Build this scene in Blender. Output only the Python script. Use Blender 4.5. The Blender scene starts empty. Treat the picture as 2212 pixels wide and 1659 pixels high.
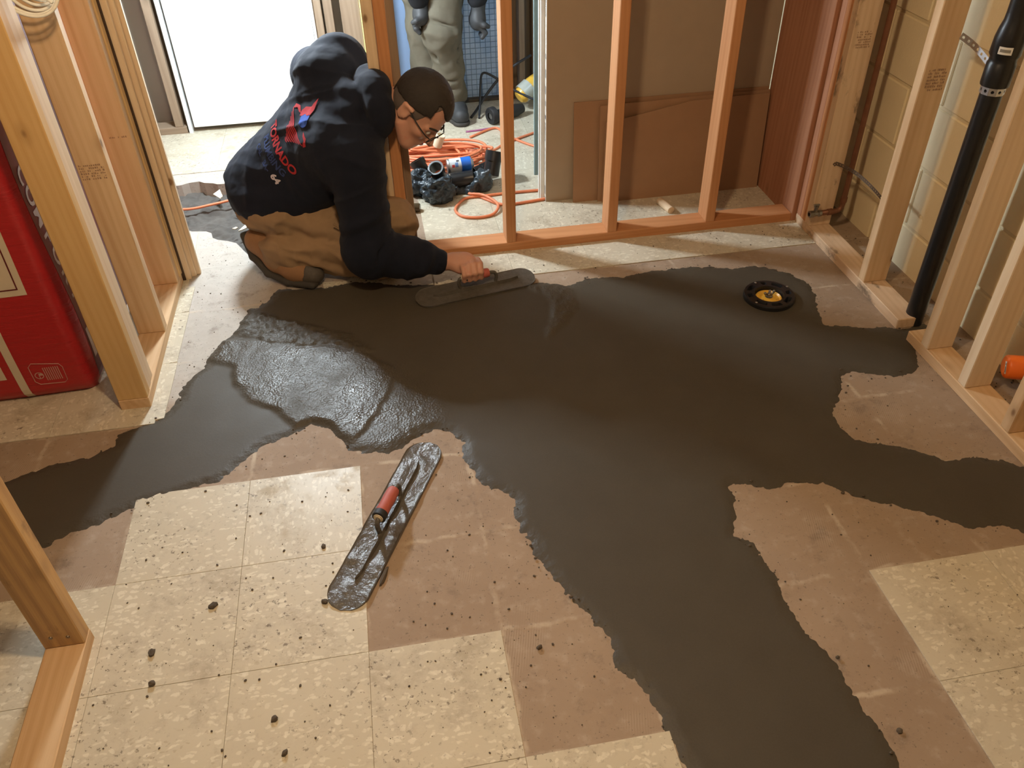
import bpy, bmesh, math, random
import numpy as np
from mathutils import Vector, Matrix, noise
from mathutils.bvhtree import BVHTree
from mathutils.geometry import tessellate_polygon

random.seed(7)
rng = np.random.default_rng(7)
scene = bpy.context.scene
COL = scene.collection
PI = math.pi

# ------------------------------------------------------------------ camera
cam_d = bpy.data.cameras.new('camera')
cam = bpy.data.objects.new('camera', cam_d)
COL.objects.link(cam)
cam_d.sensor_fit = 'HORIZONTAL'
cam_d.sensor_width = 36.0
cam_d.lens = 36.0 * 1782.56 / 2212
cam_d.clip_start = 0.05
cam.matrix_world = (Matrix.Translation((0.1674, -1.12026, 1.6488)) @ Matrix.Rotation(-0.157561, 4, 'Z')
                    @ Matrix.Rotation(0.890199, 4, 'X') @ Matrix.Rotation(-0.026137, 4, 'Z'))
scene.camera = cam

# ------------------------------------------------------------------ world, exposure
w = bpy.data.worlds.new('world')
scene.world = w
w.use_nodes = True
w.node_tree.nodes['Background'].inputs[0].default_value = (1.0, 0.86, 0.70, 1)
w.node_tree.nodes['Background'].inputs[1].default_value = 0.02
vs = scene.view_settings
vs.view_transform = 'Standard'
vs.look = 'None'
vs.exposure = 0.24
vs.gamma = 1.0
vs.use_curve_mapping = False

WARM = (1.0, 0.715, 0.425)
COOL = (0.80, 0.92, 1.0)
WARM_AT, WARM_W = (0.16, -0.12, 2.14), 235.0
COOL_AT, COOL_W = (-0.33, 2.52, 1.30), 360.0
COOL2_AT, COOL2_W = (-0.20, 2.45, 0.93), 45.0
BLUE_AT, BLUE_W = (1.12, 2.72, 0.62), 8.0


def lamp_light(name, at, power, color, radius, parent=None):
    d = bpy.data.lights.new(name, 'POINT')
    d.energy = power
    d.color = color
    d.shadow_soft_size = radius
    o = bpy.data.objects.new(name, d)
    COL.objects.link(o)
    o.location = at
    if parent:
        o.parent = parent
        o.matrix_parent_inverse = parent.matrix_basis.inverted()
    return o


# ------------------------------------------------------------------ helpers
def tag(o, label=None, cat=None, group=None, kind=None):
    if label: o['label'] = label
    if cat: o['category'] = cat
    if group: o['group'] = group
    if kind: o['kind'] = kind
    return o


def empty(name, loc=(0, 0, 0), label=None, cat=None, group=None, kind=None):
    o = bpy.data.objects.new(name, None)
    o.empty_display_size = 0.05
    o.location = loc
    COL.objects.link(o)
    return tag(o, label, cat, group, kind)


def adopt(o, parent):
    if parent is not None:
        o.parent = parent
        o.matrix_parent_inverse = parent.matrix_basis.inverted()
    return o


def from_data(name, me, mat=None, parent=None, loc=None, rot=None):
    o = bpy.data.objects.new(name, me)
    COL.objects.link(o)
    if mat is not None and len(me.materials) == 0:
        me.materials.append(mat)
    if loc is not None: o.location = loc
    if rot is not None: o.rotation_euler = rot
    return adopt(o, parent)


def mesh(name, verts, faces, mat=None, parent=None, smooth=False, loc=None, rot=None):
    me = bpy.data.meshes.new(name)
    if isinstance(verts, np.ndarray): verts = verts.tolist()
    if isinstance(faces, np.ndarray): faces = faces.tolist()
    me.from_pydata(verts, [], faces)
    if smooth: me.shade_smooth()
    me.update()
    return from_data(name, me, mat, parent, loc, rot)


def bm_obj(name, bm, mat=None, parent=None, smooth=False, loc=None, rot=None):
    me = bpy.data.meshes.new(name)
    bmesh.ops.recalc_face_normals(bm, faces=bm.faces)
    bm.to_mesh(me)
    bm.free()
    if smooth: me.shade_smooth()
    return from_data(name, me, mat, parent, loc, rot)


def box_mesh(name, a, b, c, bev=0.002):
    bm = bmesh.new()
    bmesh.ops.create_cube(bm, size=1.0)
    bmesh.ops.scale(bm, vec=(a, b, c), verts=bm.verts)
    if bev:
        bmesh.ops.bevel(bm, geom=list(bm.edges), offset=bev, segments=1, affect='EDGES')
    me = bpy.data.meshes.new(name)
    bm.to_mesh(me)
    bm.free()
    return me


def board(name, lo, hi, mat, parent=None, axis='z', bev=0.0025, tilt=None):
    """a sawn board filling the box lo..hi, grain along axis (its local z)"""
    lo, hi = Vector(lo), Vector(hi)
    s, c = hi - lo, (hi + lo) / 2
    if axis == 'z': d, r = (s.x, s.y, s.z), (0, 0, 0)
    elif axis == 'y': d, r = (s.x, s.z, s.y), (PI / 2, 0, 0)
    else: d, r = (s.z, s.y, s.x), (0, PI / 2, 0)
    o = from_data(name, box_mesh(name, *d, bev), mat, None, c, r)
    if tilt: o.rotation_euler = (r[0] + tilt[0], r[1] + tilt[1], r[2] + tilt[2])
    return adopt(o, parent)


def box(name, lo, hi, mat, parent=None, bev=0.001):
    lo, hi = Vector(lo), Vector(hi)
    s, c = hi - lo, (hi + lo) / 2
    return from_data(name, box_mesh(name, s.x, s.y, s.z, bev), mat, parent, c)


def catmull(pts, n=8, closed=False):
    P = np.array(pts, float)
    if closed:
        Q = np.vstack([P[-1], P, P[0], P[1]])
    else:
        Q = np.vstack([2 * P[0] - P[1], P, 2 * P[-1] - P[-2]])
    out = []
    for i in range(1, len(Q) - 2):
        for t in np.linspace(0, 1, n, endpoint=False):
            a, b, c, d = Q[i - 1], Q[i], Q[i + 1], Q[i + 2]
            out.append(0.5 * (2 * b + (c - a) * t + (2 * a - 5 * b + 4 * c - d) * t * t + (3 * b - a - 3 * c + d) * t ** 3))
    if not closed: out.append(P[-1])
    return np.array(out)


def tube_data(path, r, seg=8, closed=False, caps=True):
    path = np.array(path, float)
    n = len(path)
    rr = np.full(n, r) if np.isscalar(r) else np.array(r, float)
    tan = np.gradient(path, axis=0) if not closed else np.roll(path, -1, 0) - np.roll(path, 1, 0)
    tan /= np.linalg.norm(tan, axis=1)[:, None] + 1e-12
    up = np.array([0, 0, 1.0]) if abs(tan[0][2]) < 0.9 else np.array([1.0, 0, 0])
    V = []
    for i in range(n):
        a = np.cross(tan[i], up)
        la = np.linalg.norm(a)
        if la < 1e-6:
            a = np.cross(tan[i], [0.3, 1, 0.1]); la = np.linalg.norm(a)
        a /= la
        b = np.cross(a, tan[i])
        up = b
        for k in range(seg):
            t = 2 * PI * k / seg
            V.append(path[i] + rr[i] * (math.cos(t) * a + math.sin(t) * b))
    F = []
    for i in range(n if closed else n - 1):
        j = (i + 1) % n
        for k in range(seg):
            l = (k + 1) % seg
            F.append((i * seg + k, i * seg + l, j * seg + l, j * seg + k))
    if caps and not closed:
        F.append(tuple(range(seg - 1, -1, -1)))
        F.append(tuple((n - 1) * seg + k for k in range(seg)))
    return np.array(V), F


def tube(name, path, r, mat, parent=None, seg=8, closed=False):
    V, F = tube_data(path, r, seg, closed)
    return mesh(name, V, F, mat, parent, True)


def lathe(name, prof, mat, parent=None, seg=40, loc=None, axis=None, smooth=True):
    """prof: (radius, height) pairs; spun round local z, then z turned to axis"""
    V, F = [], []
    n = len(prof)
    for r, h in prof:
        for k in range(seg):
            t = 2 * PI * k / seg
            V.append((r * math.cos(t), r * math.sin(t), h))
    for i in range(n - 1):
        for k in range(seg):
            l = (k + 1) % seg
            F.append((i * seg + k, i * seg + l, (i + 1) * seg + l, (i + 1) * seg + k))
    if prof[0][0] > 1e-5: pass
    me = bpy.data.meshes.new(name)
    me.from_pydata(V, [], F)
    if smooth:
        me.shade_smooth()
        try: me.set_sharp_from_angle(angle=math.radians(40))
        except Exception: pass
    o = from_data(name, me, mat, None, loc)
    if axis is not None:
        o.rotation_euler = Vector(axis).to_track_quat('Z', 'Y').to_euler()
    return adopt(o, parent)


def hollow(r0, r1, l):
    """profile of an open pipe piece"""
    return [(r0, 0), (r1, 0), (r1, l), (r0, l), (r0, 0)]


# ------------------------------------------------------------------ node helpers
def nmat(name):
    m = bpy.data.materials.new(name)
    m.use_nodes = True
    nt = m.node_tree
    return m, nt, nt.nodes['Principled BSDF']


def nd(nt, kind, ins=None, **attrs):
    n = nt.nodes.new(kind)
    for k, v in attrs.items(): setattr(n, k, v)
    for k, v in (ins or {}).items():
        s = n.inputs[k]
        if hasattr(v, 'is_output') or isinstance(v, bpy.types.NodeSocket): nt.links.new(v, s)
        else: s.default_value = v
    return n


def mix(nt, fac, a, b, blend='MIX'):
    n = nt.nodes.new('ShaderNodeMix')
    n.data_type = 'RGBA'
    n.blend_type = blend
    for s, v in ((n.inputs[0], fac), (n.inputs[6], a), (n.inputs[7], b)):
        if isinstance(v, bpy.types.NodeSocket): nt.links.new(v, s)
        elif isinstance(v, (tuple, list)): s.default_value = (*v[:3], 1)
        else: s.default_value = v
    return n.outputs[2]


def math_(nt, op, a, b=0.0, clamp=False):
    n = nt.nodes.new('ShaderNodeMath')
    n.operation = op
    n.use_clamp = clamp
    for s, v in ((n.inputs[0], a), (n.inputs[1], b)):
        if isinstance(v, bpy.types.NodeSocket): nt.links.new(v, s)
        else: s.default_value = v
    return n.outputs[0]


def ramp(nt, fac, lo, hi):
    """smooth 0..1 step of fac from lo to hi"""
    n = nd(nt, 'ShaderNodeMapRange', {0: fac, 1: lo, 2: hi}, interpolation_type='SMOOTHSTEP')
    return n.outputs[0]


def coords(nt, scale=(1, 1, 1), shift=True, kind='Object'):
    tc = nd(nt, 'ShaderNodeTexCoord')
    v = tc.outputs[kind]
    if shift:
        oi = nd(nt, 'ShaderNodeObjectInfo')
        add = nd(nt, 'ShaderNodeVectorMath', {0: v, 1: nd(nt, 'ShaderNodeVectorMath', {0: oi.outputs['Random'], 1: (37.1, 53.7, 11.3)}, operation='MULTIPLY').outputs[0]}, operation='ADD')
        v = add.outputs[0]
    return nd(nt, 'ShaderNodeMapping', {0: v, 3: scale}).outputs[0]


def nz(nt, vec, scale, detail=3, rough=0.5, out=0, dist=0.0):
    return nd(nt, 'ShaderNodeTexNoise', {'Vector': vec, 'Scale': scale, 'Detail': detail, 'Roughness': rough, 'Distortion': dist}).outputs[out]


def bump(nt, bs, h, strength=0.3, dist=0.002):
    b = nd(nt, 'ShaderNodeBump', {'Strength': strength, 'Distance': dist, 'Height': h})
    nt.links.new(b.outputs[0], bs.inputs['Normal'])


def plain(name, col, rough=0.5, var=0.12, scale=30, metal=0.0, bumps=0.0, bscale=200, spec=0.5, coat=0.0):
    m, nt, bs = nmat(name)
    v = coords(nt)
    f = nz(nt, v, scale, 4)
    c = mix(nt, f, tuple(x * (1 - var) for x in col), tuple(min(1, x * (1 + var)) for x in col))
    nt.links.new(c, bs.inputs['Base Color'])
    bs.inputs['Roughness'].default_value = rough
    bs.inputs['Metallic'].default_value = metal
    bs.inputs['Specular IOR Level'].default_value = spec
    bs.inputs['Coat Weight'].default_value = coat
    if bumps: bump(nt, bs, nz(nt, v, bscale, 4, 0.6), bumps, 0.002)
    return m


def emit(name, col, s):
    m, nt, bs = nmat(name)
    bs.inputs['Base Color'].default_value = (*col, 1)
    bs.inputs['Emission Color'].default_value = (*col, 1)
    bs.inputs['Emission Strength'].default_value = s
    return m


def wood(name, light, dark, knot=(0.16, 0.075, 0.03), grain=1.0, rough=0.62, stain=0.0):
    m, nt, bs = nmat(name)
    v = coords(nt)
    st = nd(nt, 'ShaderNodeMapping', {0: v, 3: (24, 24, 1.1)}).outputs[0]
    wob = nz(nt, st, 1.0, 4, 0.55, dist=0.6)
    rings = nd(nt, 'ShaderNodeTexWave', {'Vector': nd(nt, 'ShaderNodeMapping', {0: v, 3: (1, 0.6, 0.035)}).outputs[0], 'Scale': 26.0 * grain, 'Distortion': 7.0, 'Detail': 2.0, 'Detail Scale': 0.6}, bands_direction='DIAGONAL').outputs['Fac']
    fine = nz(nt, nd(nt, 'ShaderNodeMapping', {0: v, 3: (420, 420, 9)}).outputs[0], 1.0, 2)
    f = math_(nt, 'ADD', math_(nt, 'MULTIPLY', wob, 0.75), math_(nt, 'MULTIPLY', rings, 0.16))
    f = math_(nt, 'ADD', f, math_(nt, 'MULTIPLY', math_(nt, 'SUBTRACT', fine, 0.5), 0.25))
    c = mix(nt, ramp(nt, f, 0.25, 0.85), light, dark)
    broad = nz(nt, nd(nt, 'ShaderNodeMapping', {0: v, 3: (9, 9, 1.6)}).outputs[0], 1.0, 3)
    c = mix(nt, math_(nt, 'MULTIPLY', ramp(nt, broad, 0.52, 0.75), 0.45), c, dark)
    # knots
    kv = nd(nt, 'ShaderNodeTexVoronoi', {'Vector': nd(nt, 'ShaderNodeMapping', {0: v, 3: (9, 9, 5.2)}).outputs[0], 'Scale': 1.0, 'Randomness': 1.0})
    on = ramp(nt, nd(nt, 'ShaderNodeSeparateColor', {0: kv.outputs['Color']}).outputs[0], 0.60, 0.62)
    core = math_(nt, 'SUBTRACT', 1.0, ramp(nt, kv.outputs['Distance'], 0.045, 0.10))
    halo = math_(nt, 'SUBTRACT', 1.0, ramp(nt, kv.outputs['Distance'], 0.06, 0.24))
    c = mix(nt, math_(nt, 'MULTIPLY', math_(nt, 'MULTIPLY', halo, on), 0.45), c, tuple(x * 0.72 for x in dark))
    c = mix(nt, math_(nt, 'MULTIPLY', math_(nt, 'MULTIPLY', core, on), 0.8), c, knot)
    if stain:
        s = ramp(nt, nz(nt, nd(nt, 'ShaderNodeMapping', {0: v, 3: (7, 7, 4)}).outputs[0], 1.6, 5, 0.65), 0.56, 0.70)
        c = mix(nt, math_(nt, 'MULTIPLY', s, stain), c, (0.11, 0.075, 0.05))
    nt.links.new(c, bs.inputs['Base Color'])
    bs.inputs['Roughness'].default_value = rough
    bs.inputs['Specular IOR Level'].default_value = 0.3
    bump(nt, bs, math_(nt, 'ADD', f, math_(nt, 'MULTIPLY', fine, 0.3)), 0.25, 0.0012)
    return m


M = {}
M['pine'] = wood('pine_lumber', (0.66, 0.46, 0.27), (0.52, 0.32, 0.165))
M['pine_pale'] = wood('pale_pine_lumber', (0.72, 0.56, 0.38), (0.60, 0.43, 0.26))
M['pine_golden'] = wood('golden_pine_lumber', (0.66, 0.44, 0.20), (0.55, 0.32, 0.12))
M['pine_orange'] = wood('orange_fir_lumber', (0.55, 0.26, 0.115), (0.43, 0.18, 0.07), grain=1.3)
M['pine_red'] = wood('reddish_fir_lumber', (0.42, 0.20, 0.11), (0.30, 0.12, 0.06), grain=1.4)
M['pine_dirty'] = wood('stained_pine_lumber', (0.66, 0.48, 0.32), (0.52, 0.34, 0.20), stain=0.8)
M['pine_weathered'] = wood('weathered_pine_lumber', (0.60, 0.38, 0.17), (0.26, 0.15, 0.08), grain=0.8, stain=0.55)
M['old_wood'] = wood('old_brown_lumber', (0.30, 0.22, 0.15), (0.19, 0.13, 0.085))
M['bark'] = plain('dark_bark', (0.06, 0.035, 0.02), 0.9, 0.5, 120, bumps=0.8, bscale=180)
M['print'] = plain('faded_ink', (0.30, 0.18, 0.11), 0.8, 0.3, 300)
M['nail'] = plain('steel_nail', (0.25, 0.24, 0.23), 0.4, metal=1.0)


def tile_mat():
    m, nt, bs = nmat('vinyl_tile')
    v = coords(nt)
    wv = nd(nt, 'ShaderNodeNewGeometry').outputs['Position']
    c = mix(nt, nz(nt, v, 7, 4), (0.52, 0.465, 0.355), (0.61, 0.555, 0.435))
    def flecks(c, sx, sy, scale, lo, hi, thr, amt, col, ch):
        wob = nd(nt, 'ShaderNodeVectorMath', {0: nz(nt, v, 38 * scale, 3, out=1), 1: (2.4, 2.4, 0)}, operation='MULTIPLY').outputs[0]
        q = nd(nt, 'ShaderNodeVectorMath', {0: nd(nt, 'ShaderNodeMapping', {0: v, 3: (sx * scale, sy * scale, 20)}).outputs[0], 1: wob}, operation='ADD').outputs[0]
        vo = nd(nt, 'ShaderNodeTexVoronoi', {'Vector': q, 'Scale': 1.0, 'Randomness': 1.0})
        sc = nd(nt, 'ShaderNodeSeparateColor', {0: vo.outputs['Color']})
        bl = math_(nt, 'SUBTRACT', 1.0, ramp(nt, vo.outputs['Distance'], lo, hi))
        return mix(nt, math_(nt, 'MULTIPLY', math_(nt, 'MULTIPLY', bl, ramp(nt, sc.outputs[ch], thr, thr + 0.12)), amt), c, col)
    c = flecks(c, 44, 78, 1.0, 0.30, 0.44, 0.48, 0.52, (0.79, 0.745, 0.615), 0)
    c = flecks(c, 60, 105, 1.0, 0.25, 0.42, 0.58, 0.45, (0.77, 0.72, 0.59), 1)
    c = flecks(c, 50, 95, 1.3, 0.22, 0.38, 0.78, 0.45, (0.38, 0.315, 0.21), 2)
    # dirt and scuffs
    d1 = ramp(nt, nz(nt, wv, 6.5, 7, 0.72), 0.49, 0.68)
    c = mix(nt, math_(nt, 'MULTIPLY', d1, 0.50), c, (0.30, 0.235, 0.155))
    d2 = ramp(nt, nz(nt, wv, 85, 4, 0.65), 0.585, 0.66)
    c = mix(nt, math_(nt, 'MULTIPLY', math_(nt, 'MULTIPLY', d2, ramp(nt, nz(nt, wv, 4, 3), 0.42, 0.60)), 0.8), c, (0.14, 0.105, 0.07))
    sr = ramp(nt, nz(nt, nd(nt, 'ShaderNodeMapping', {0: wv, 2: (0, 0, 0.6), 3: (4, 60, 1)}).outputs[0], 1.0, 3), 0.70, 0.78)
    c = mix(nt, math_(nt, 'MULTIPLY', sr, 0.25), c, (0.25, 0.20, 0.14))
    nt.links.new(c, bs.inputs['Base Color'])
    nt.links.new(math_(nt, 'ADD', 0.38, math_(nt, 'MULTIPLY', d1, 0.3)), bs.inputs['Roughness'])
    bump(nt, bs, nz(nt, wv, 160, 4), 0.08, 0.001)
    return m


def slab_mat():
    """bare slab: brown adhesive film with pale ridges where the lifted tiles met"""
    m, nt, bs = nmat('glue_stained_slab')
    p = nd(nt, 'ShaderNodeNewGeometry').outputs['Position']
    n1 = nz(nt, p, 3.2, 5, 0.6)
    n2 = nz(nt, p, 26, 5, 0.62)
    c = mix(nt, n1, (0.265, 0.185, 0.125), (0.385, 0.29, 0.21))
    c = mix(nt, math_(nt, 'MULTIPLY', ramp(nt, n2, 0.5, 0.75), 0.35), c, (0.50, 0.42, 0.34))
    # left of the doorway the film colour blends to pale grey
    sx = nd(nt, 'ShaderNodeSeparateXYZ', {0: p})
    wob = math_(nt, 'MULTIPLY', math_(nt, 'SUBTRACT', nz(nt, p, 6, 4), 0.5), 0.5)
    gx = math_(nt, 'SUBTRACT', 1.0, ramp(nt, math_(nt, 'ADD', sx.outputs[0], wob), -0.45, 0.15))
    gy = ramp(nt, math_(nt, 'ADD', sx.outputs[1], wob), 0.90, 1.15)
    gm = math_(nt, 'MULTIPLY', gx, gy)
    c = mix(nt, math_(nt, 'MULTIPLY', gm, 0.8), c, mix(nt, n2, (0.40, 0.37, 0.33), (0.56, 0.53, 0.48)))
    # joint ridges on the 304.8 mm grid
    q = nd(nt, 'ShaderNodeVectorMath', {0: p, 1: nd(nt, 'ShaderNodeVectorMath', {0: nd(nt, 'ShaderNodeVectorMath', {0: nz(nt, p, 14, 3, out=1), 1: (0.5, 0.5, 0.5)}, operation='SUBTRACT').outputs[0], 1: (0.03, 0.03, 0)}, operation='MULTIPLY').outputs[0]}, operation='ADD').outputs[0]
    s = nd(nt, 'ShaderNodeSeparateXYZ', {0: q})
    ln = None
    for k in (0, 1):
        fr = math_(nt, 'PINGPONG', s.outputs[k], 0.1524)
        l = math_(nt, 'SUBTRACT', 1.0, ramp(nt, fr, 0.002, 0.010))
        ln = l if ln is None else math_(nt, 'MAXIMUM', ln, l)
    # pingpong peaks half way as well, so keep only the true joints
    brk = ramp(nt, nz(nt, p, 9, 4, 0.6), 0.42, 0.62)
    c = mix(nt, math_(nt, 'MULTIPLY', math_(nt, 'MULTIPLY', ln, brk), 0.6), c, (0.56, 0.47, 0.36))
    dk = ramp(nt, nz(nt, p, 11, 6, 0.72), 0.54, 0.72)
    c = mix(nt, math_(nt, 'MULTIPLY', dk, 0.55), c, (0.15, 0.11, 0.08))
    sp = ramp(nt, nz(nt, p, 95, 4, 0.65), 0.60, 0.68)
    c = mix(nt, math_(nt, 'MULTIPLY', sp, 0.6), c, (0.13, 0.10, 0.07))
    # notched trowel combing
    comb = nd(nt, 'ShaderNodeTexWave', {'Vector': nd(nt, 'ShaderNodeMapping', {0: p, 2: (0, 0, 0.25)}).outputs[0], 'Scale': 55.0, 'Distortion': 1.5}).outputs['Fac']
    cm = math_(nt, 'MULTIPLY', ramp(nt, comb, 0.75, 0.95), ramp(nt, nz(nt, p, 4.5, 2), 0.56, 0.68))
    c = mix(nt, math_(nt, 'MULTIPLY', cm, 0.3), c, (0.55, 0.47, 0.38))
    nt.links.new(c, bs.inputs['Base Color'])
    bs.inputs['Roughness'].default_value = 0.72
    bs.inputs['Specular IOR Level'].default_value = 0.35
    bump(nt, bs, math_(nt, 'ADD', n2, math_(nt, 'MULTIPLY', ln, 0.6)), 0.35, 0.002)
    return m


def concrete_mat():
    m, nt, bs = nmat('fresh_concrete')
    p = nd(nt, 'ShaderNodeNewGeometry').outputs['Position']
    wet = nd(nt, 'ShaderNodeAttribute', attribute_name='wet').outputs['Fac']
    grain = nd(nt, 'ShaderNodeAttribute', attribute_name='grain').outputs['Fac']
    c = mix(nt, nz(nt, p, 7, 5, 0.6), (0.050, 0.041, 0.029), (0.073, 0.061, 0.044))
    c = mix(nt, math_(nt, 'MULTIPLY', nz(nt, p, 300, 2), 0.3), c, (0.115, 0.10, 0.078))
    nt.links.new(c, bs.inputs['Base Color'])
    r = math_(nt, 'SUBTRACT', 0.56, math_(nt, 'MULTIPLY', wet, 0.31))
    nt.links.new(math_(nt, 'ADD', r, math_(nt, 'MULTIPLY', math_(nt, 'SUBTRACT', nz(nt, p, 9, 4), 0.5), 0.22)), bs.inputs['Roughness'])
    g1 = nz(nt, p, 125, 3, 0.55)
    g2 = nd(nt, 'ShaderNodeTexVoronoi', {'Vector': p, 'Scale': 150.0}).outputs['Distance']
    h = math_(nt, 'MULTIPLY', math_(nt, 'ADD', g1, math_(nt, 'MULTIPLY', g2, 0.7)), math_(nt, 'ADD', 0.07, math_(nt, 'MULTIPLY', grain, 0.95)))
    bs.inputs['Specular IOR Level'].default_value = 0.24
    bump(nt, bs, h, 0.55, 0.0024)
    return m


def fabric(name, col, var=0.2, rough=0.9, scale=22, weave=900, sheen=0.0):
    m, nt, bs = nmat(name)
    v = coords(nt, shift=False)
    f = nz(nt, v, scale, 5, 0.6)
    c = mix(nt, f, tuple(x * (1 - var) for x in col), tuple(x * (1 + var) for x in col))
    nt.links.new(c, bs.inputs['Base Color'])
    bs.inputs['Roughness'].default_value = rough
    bs.inputs['Specular IOR Level'].default_value = 0.2
    bs.inputs['Sheen Weight'].default_value = sheen
    bump(nt, bs, math_(nt, 'ADD', nz(nt, v, weave, 2), math_(nt, 'MULTIPLY', nz(nt, v, 45, 4), 1.2)), 0.4, 0.0025)
    return m


M['tile'] = tile_mat()
M['slab'] = slab_mat()
M['concrete'] = concrete_mat()
M['dirt'] = plain('dug_dirt', (0.095, 0.085, 0.075), 0.95, 0.45, 14, bumps=1.0, bscale=60)
M['crumb'] = plain('concrete_crumb', (0.085, 0.065, 0.045), 0.85, 0.3, 60, bumps=0.6)
M['block'] = plain('cream_painted_block', (0.84, 0.72, 0.47), 0.7, 0.05, 12, bumps=0.35, bscale=150)
M['mortar'] = plain('cream_painted_mortar', (0.70, 0.59, 0.38), 0.8, 0.08, 25, bumps=0.4)
M['abs'] = plain('black_abs_plastic', (0.012, 0.012, 0.013), 0.34, 0.3, 40)
M['black'] = plain('black_rubber', (0.015, 0.015, 0.016), 0.6, 0.3, 60)
M['copper'] = plain('aged_copper', (0.20, 0.085, 0.045), 0.5, 0.3, 30, metal=0.6)
M['brass'] = plain('dull_valve_metal', (0.27, 0.24, 0.2), 0.35, 0.2, 60, metal=1.0)
M['galv'] = plain('galvanised_steel', (0.62, 0.63, 0.65), 0.38, 0.15, 60, metal=1.0)
M['darkgalv'] = plain('rusty_strap_steel', (0.16, 0.12, 0.09), 0.6, 0.3, 80, metal=0.7)
M['orange_cap'] = plain('orange_plastic', (0.86, 0.17, 0.02), 0.4, 0.05)
M['yellow'] = plain('yellow_plastic', (0.78, 0.46, 0.06), 0.35, 0.12)
M['orange_cord'] = plain('orange_cord_jacket', (0.72, 0.22, 0.10), 0.5, 0.12)
M['white_label'] = plain('white_sticker', (0.75, 0.75, 0.73), 0.6, 0.05)
M['drywall_back'] = plain('drywall_brown_paper', (0.36, 0.28, 0.20), 0.85, 0.05, 18)
M['drywall_edge'] = plain('drywall_white_edge', (0.70, 0.69, 0.66), 0.8, 0.06, 50)
M['drywall_green'] = plain('moisture_board_paper', (0.20, 0.30, 0.32), 0.8, 0.08, 20)
M['tape'] = plain('printed_edge_tape', (0.60, 0.56, 0.50), 0.7, 0.06)
M['ink'] = plain('dark_print_ink', (0.05, 0.04, 0.05), 0.8)
M['ink_grey'] = plain('grey_print_ink', (0.24, 0.23, 0.21), 0.8)
M['cardboard'] = plain('brown_cardboard', (0.33, 0.19, 0.105), 0.85, 0.08, 20, bumps=0.2, bscale=300)
M['white_paint'] = plain('white_door_paint', (0.80, 0.81, 0.80), 0.5, 0.02)
M['grey_wall'] = plain('bare_grey_wallboard', (0.42, 0.40, 0.37), 0.85, 0.06, 6)
M['blue_lit_wall'] = plain('blue_light_tinted_wall', (0.20, 0.29, 0.45), 0.5, 0.10, 8)  # blue tint carries the bluish light of the back room
M['blue_lit_tile'] = plain('blue_light_tinted_mosaic', (0.40, 0.55, 0.78), 0.25, 0.08, 30)  # bluish room light put into the tile colour
M['grout'] = plain('grey_grout', (0.18, 0.21, 0.26), 0.8, 0.1)
M['cable_white'] = plain('white_cable_jacket', (0.80, 0.76, 0.66), 0.45, 0.05)
M['cable_black'] = plain('black_cable_jacket', (0.02, 0.022, 0.027), 0.4, 0.1)
M['ceiling'] = plain('unfinished_ceiling', (0.20, 0.165, 0.125), 0.9, 0.1)
M['cream'] = plain('cream_plastic', (0.68, 0.58, 0.42), 0.5, 0.06)
M['grip'] = plain('red_rubber_grip', (0.42, 0.10, 0.075), 0.6, 0.1, bumps=0.2, bscale=400)
M['purple'] = plain('purple_webbing', (0.33, 0.10, 0.22), 0.7, 0.1)


def text_mesh(body, size=1.0, bold=0.0, width=1.0):
    cu = bpy.data.curves.new('lettering', 'FONT')
    cu.body = body
    cu.size = size
    cu.offset = bold
    cu.align_x = 'CENTER'
    cu.align_y = 'CENTER'
    cu.resolution_u = 3
    o = bpy.data.objects.new('lettering', cu)
    COL.objects.link(o)
    dg = bpy.context.evaluated_depsgraph_get()
    me = bpy.data.meshes.new_from_object(o.evaluated_get(dg))
    bpy.data.objects.remove(o)
    bpy.data.curves.remove(cu)
    V = np.array([v.co[:2] for v in me.vertices]) if len(me.vertices) else np.zeros((0, 2))
    V[:, 0] *= width
    F = [tuple(p.vertices) for p in me.polygons]
    bpy.data.meshes.remove(me)
    return V, F


def flat_text(name, body, size, origin, right, up, mat, parent, bold=0.0, width=1.0):
    V, F = text_mesh(body, size, bold, width)
    o, r, u = np.array(origin), np.array(right, float), np.array(up, float)
    r /= np.linalg.norm(r); u /= np.linalg.norm(u)
    return mesh(name, [tuple(o + x * r + y * u) for x, y in V], F, mat, parent)


def quads(name, rects, origin, right, up, mat, parent):
    """flat printed marks: rects (x0, y0, x1, y1) on the plane origin/right/up"""
    o, r, u = np.array(origin, float), np.array(right, float), np.array(up, float)
    V, F = [], []
    for x0, y0, x1, y1 in rects:
        k = len(V)
        V += [tuple(o + x * r + y * u) for x, y in ((x0, y0), (x1, y0), (x1, y1), (x0, y1))]
        F.append((k, k + 1, k + 2, k + 3))
    return mesh(name, V, F, mat, parent)


def stamp(parent, origin, right, up, w, h, rows, seed):
    """grade stamp: rows of worn, unreadable ink ticks"""
    rr = random.Random(seed)
    rc = []
    for i in range(rows):
        x = 0
        y0 = h * i / rows
        while x < w:
            l = rr.uniform(0.002, 0.005)
            if rr.random() < 0.8: rc.append((x, y0, min(w, x + l), y0 + h / rows * rr.uniform(0.4, 0.75)))
            x += l + rr.uniform(0.0012, 0.003)
    return quads('grade_stamp', rc, origin, right, up, M['print'], parent)

# ================================================================== FLOOR
T = 0.3048
DIRT = [(-0.90, 2.63), (-0.754, 2.625), (-0.678, 2.648), (-0.59, 2.598), (-0.527, 2.595), (-0.399, 2.547), (-0.25, 2.40), (-0.22, 2.10), (-0.25, 1.95), (-0.334, 1.93), (-0.40, 1.90), (-0.426, 1.949), (-0.459, 2.014), (-0.537, 2.058), (-0.592, 2.142), (-0.65, 2.154), (-0.691, 2.183), (-0.90, 2.19)]


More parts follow.
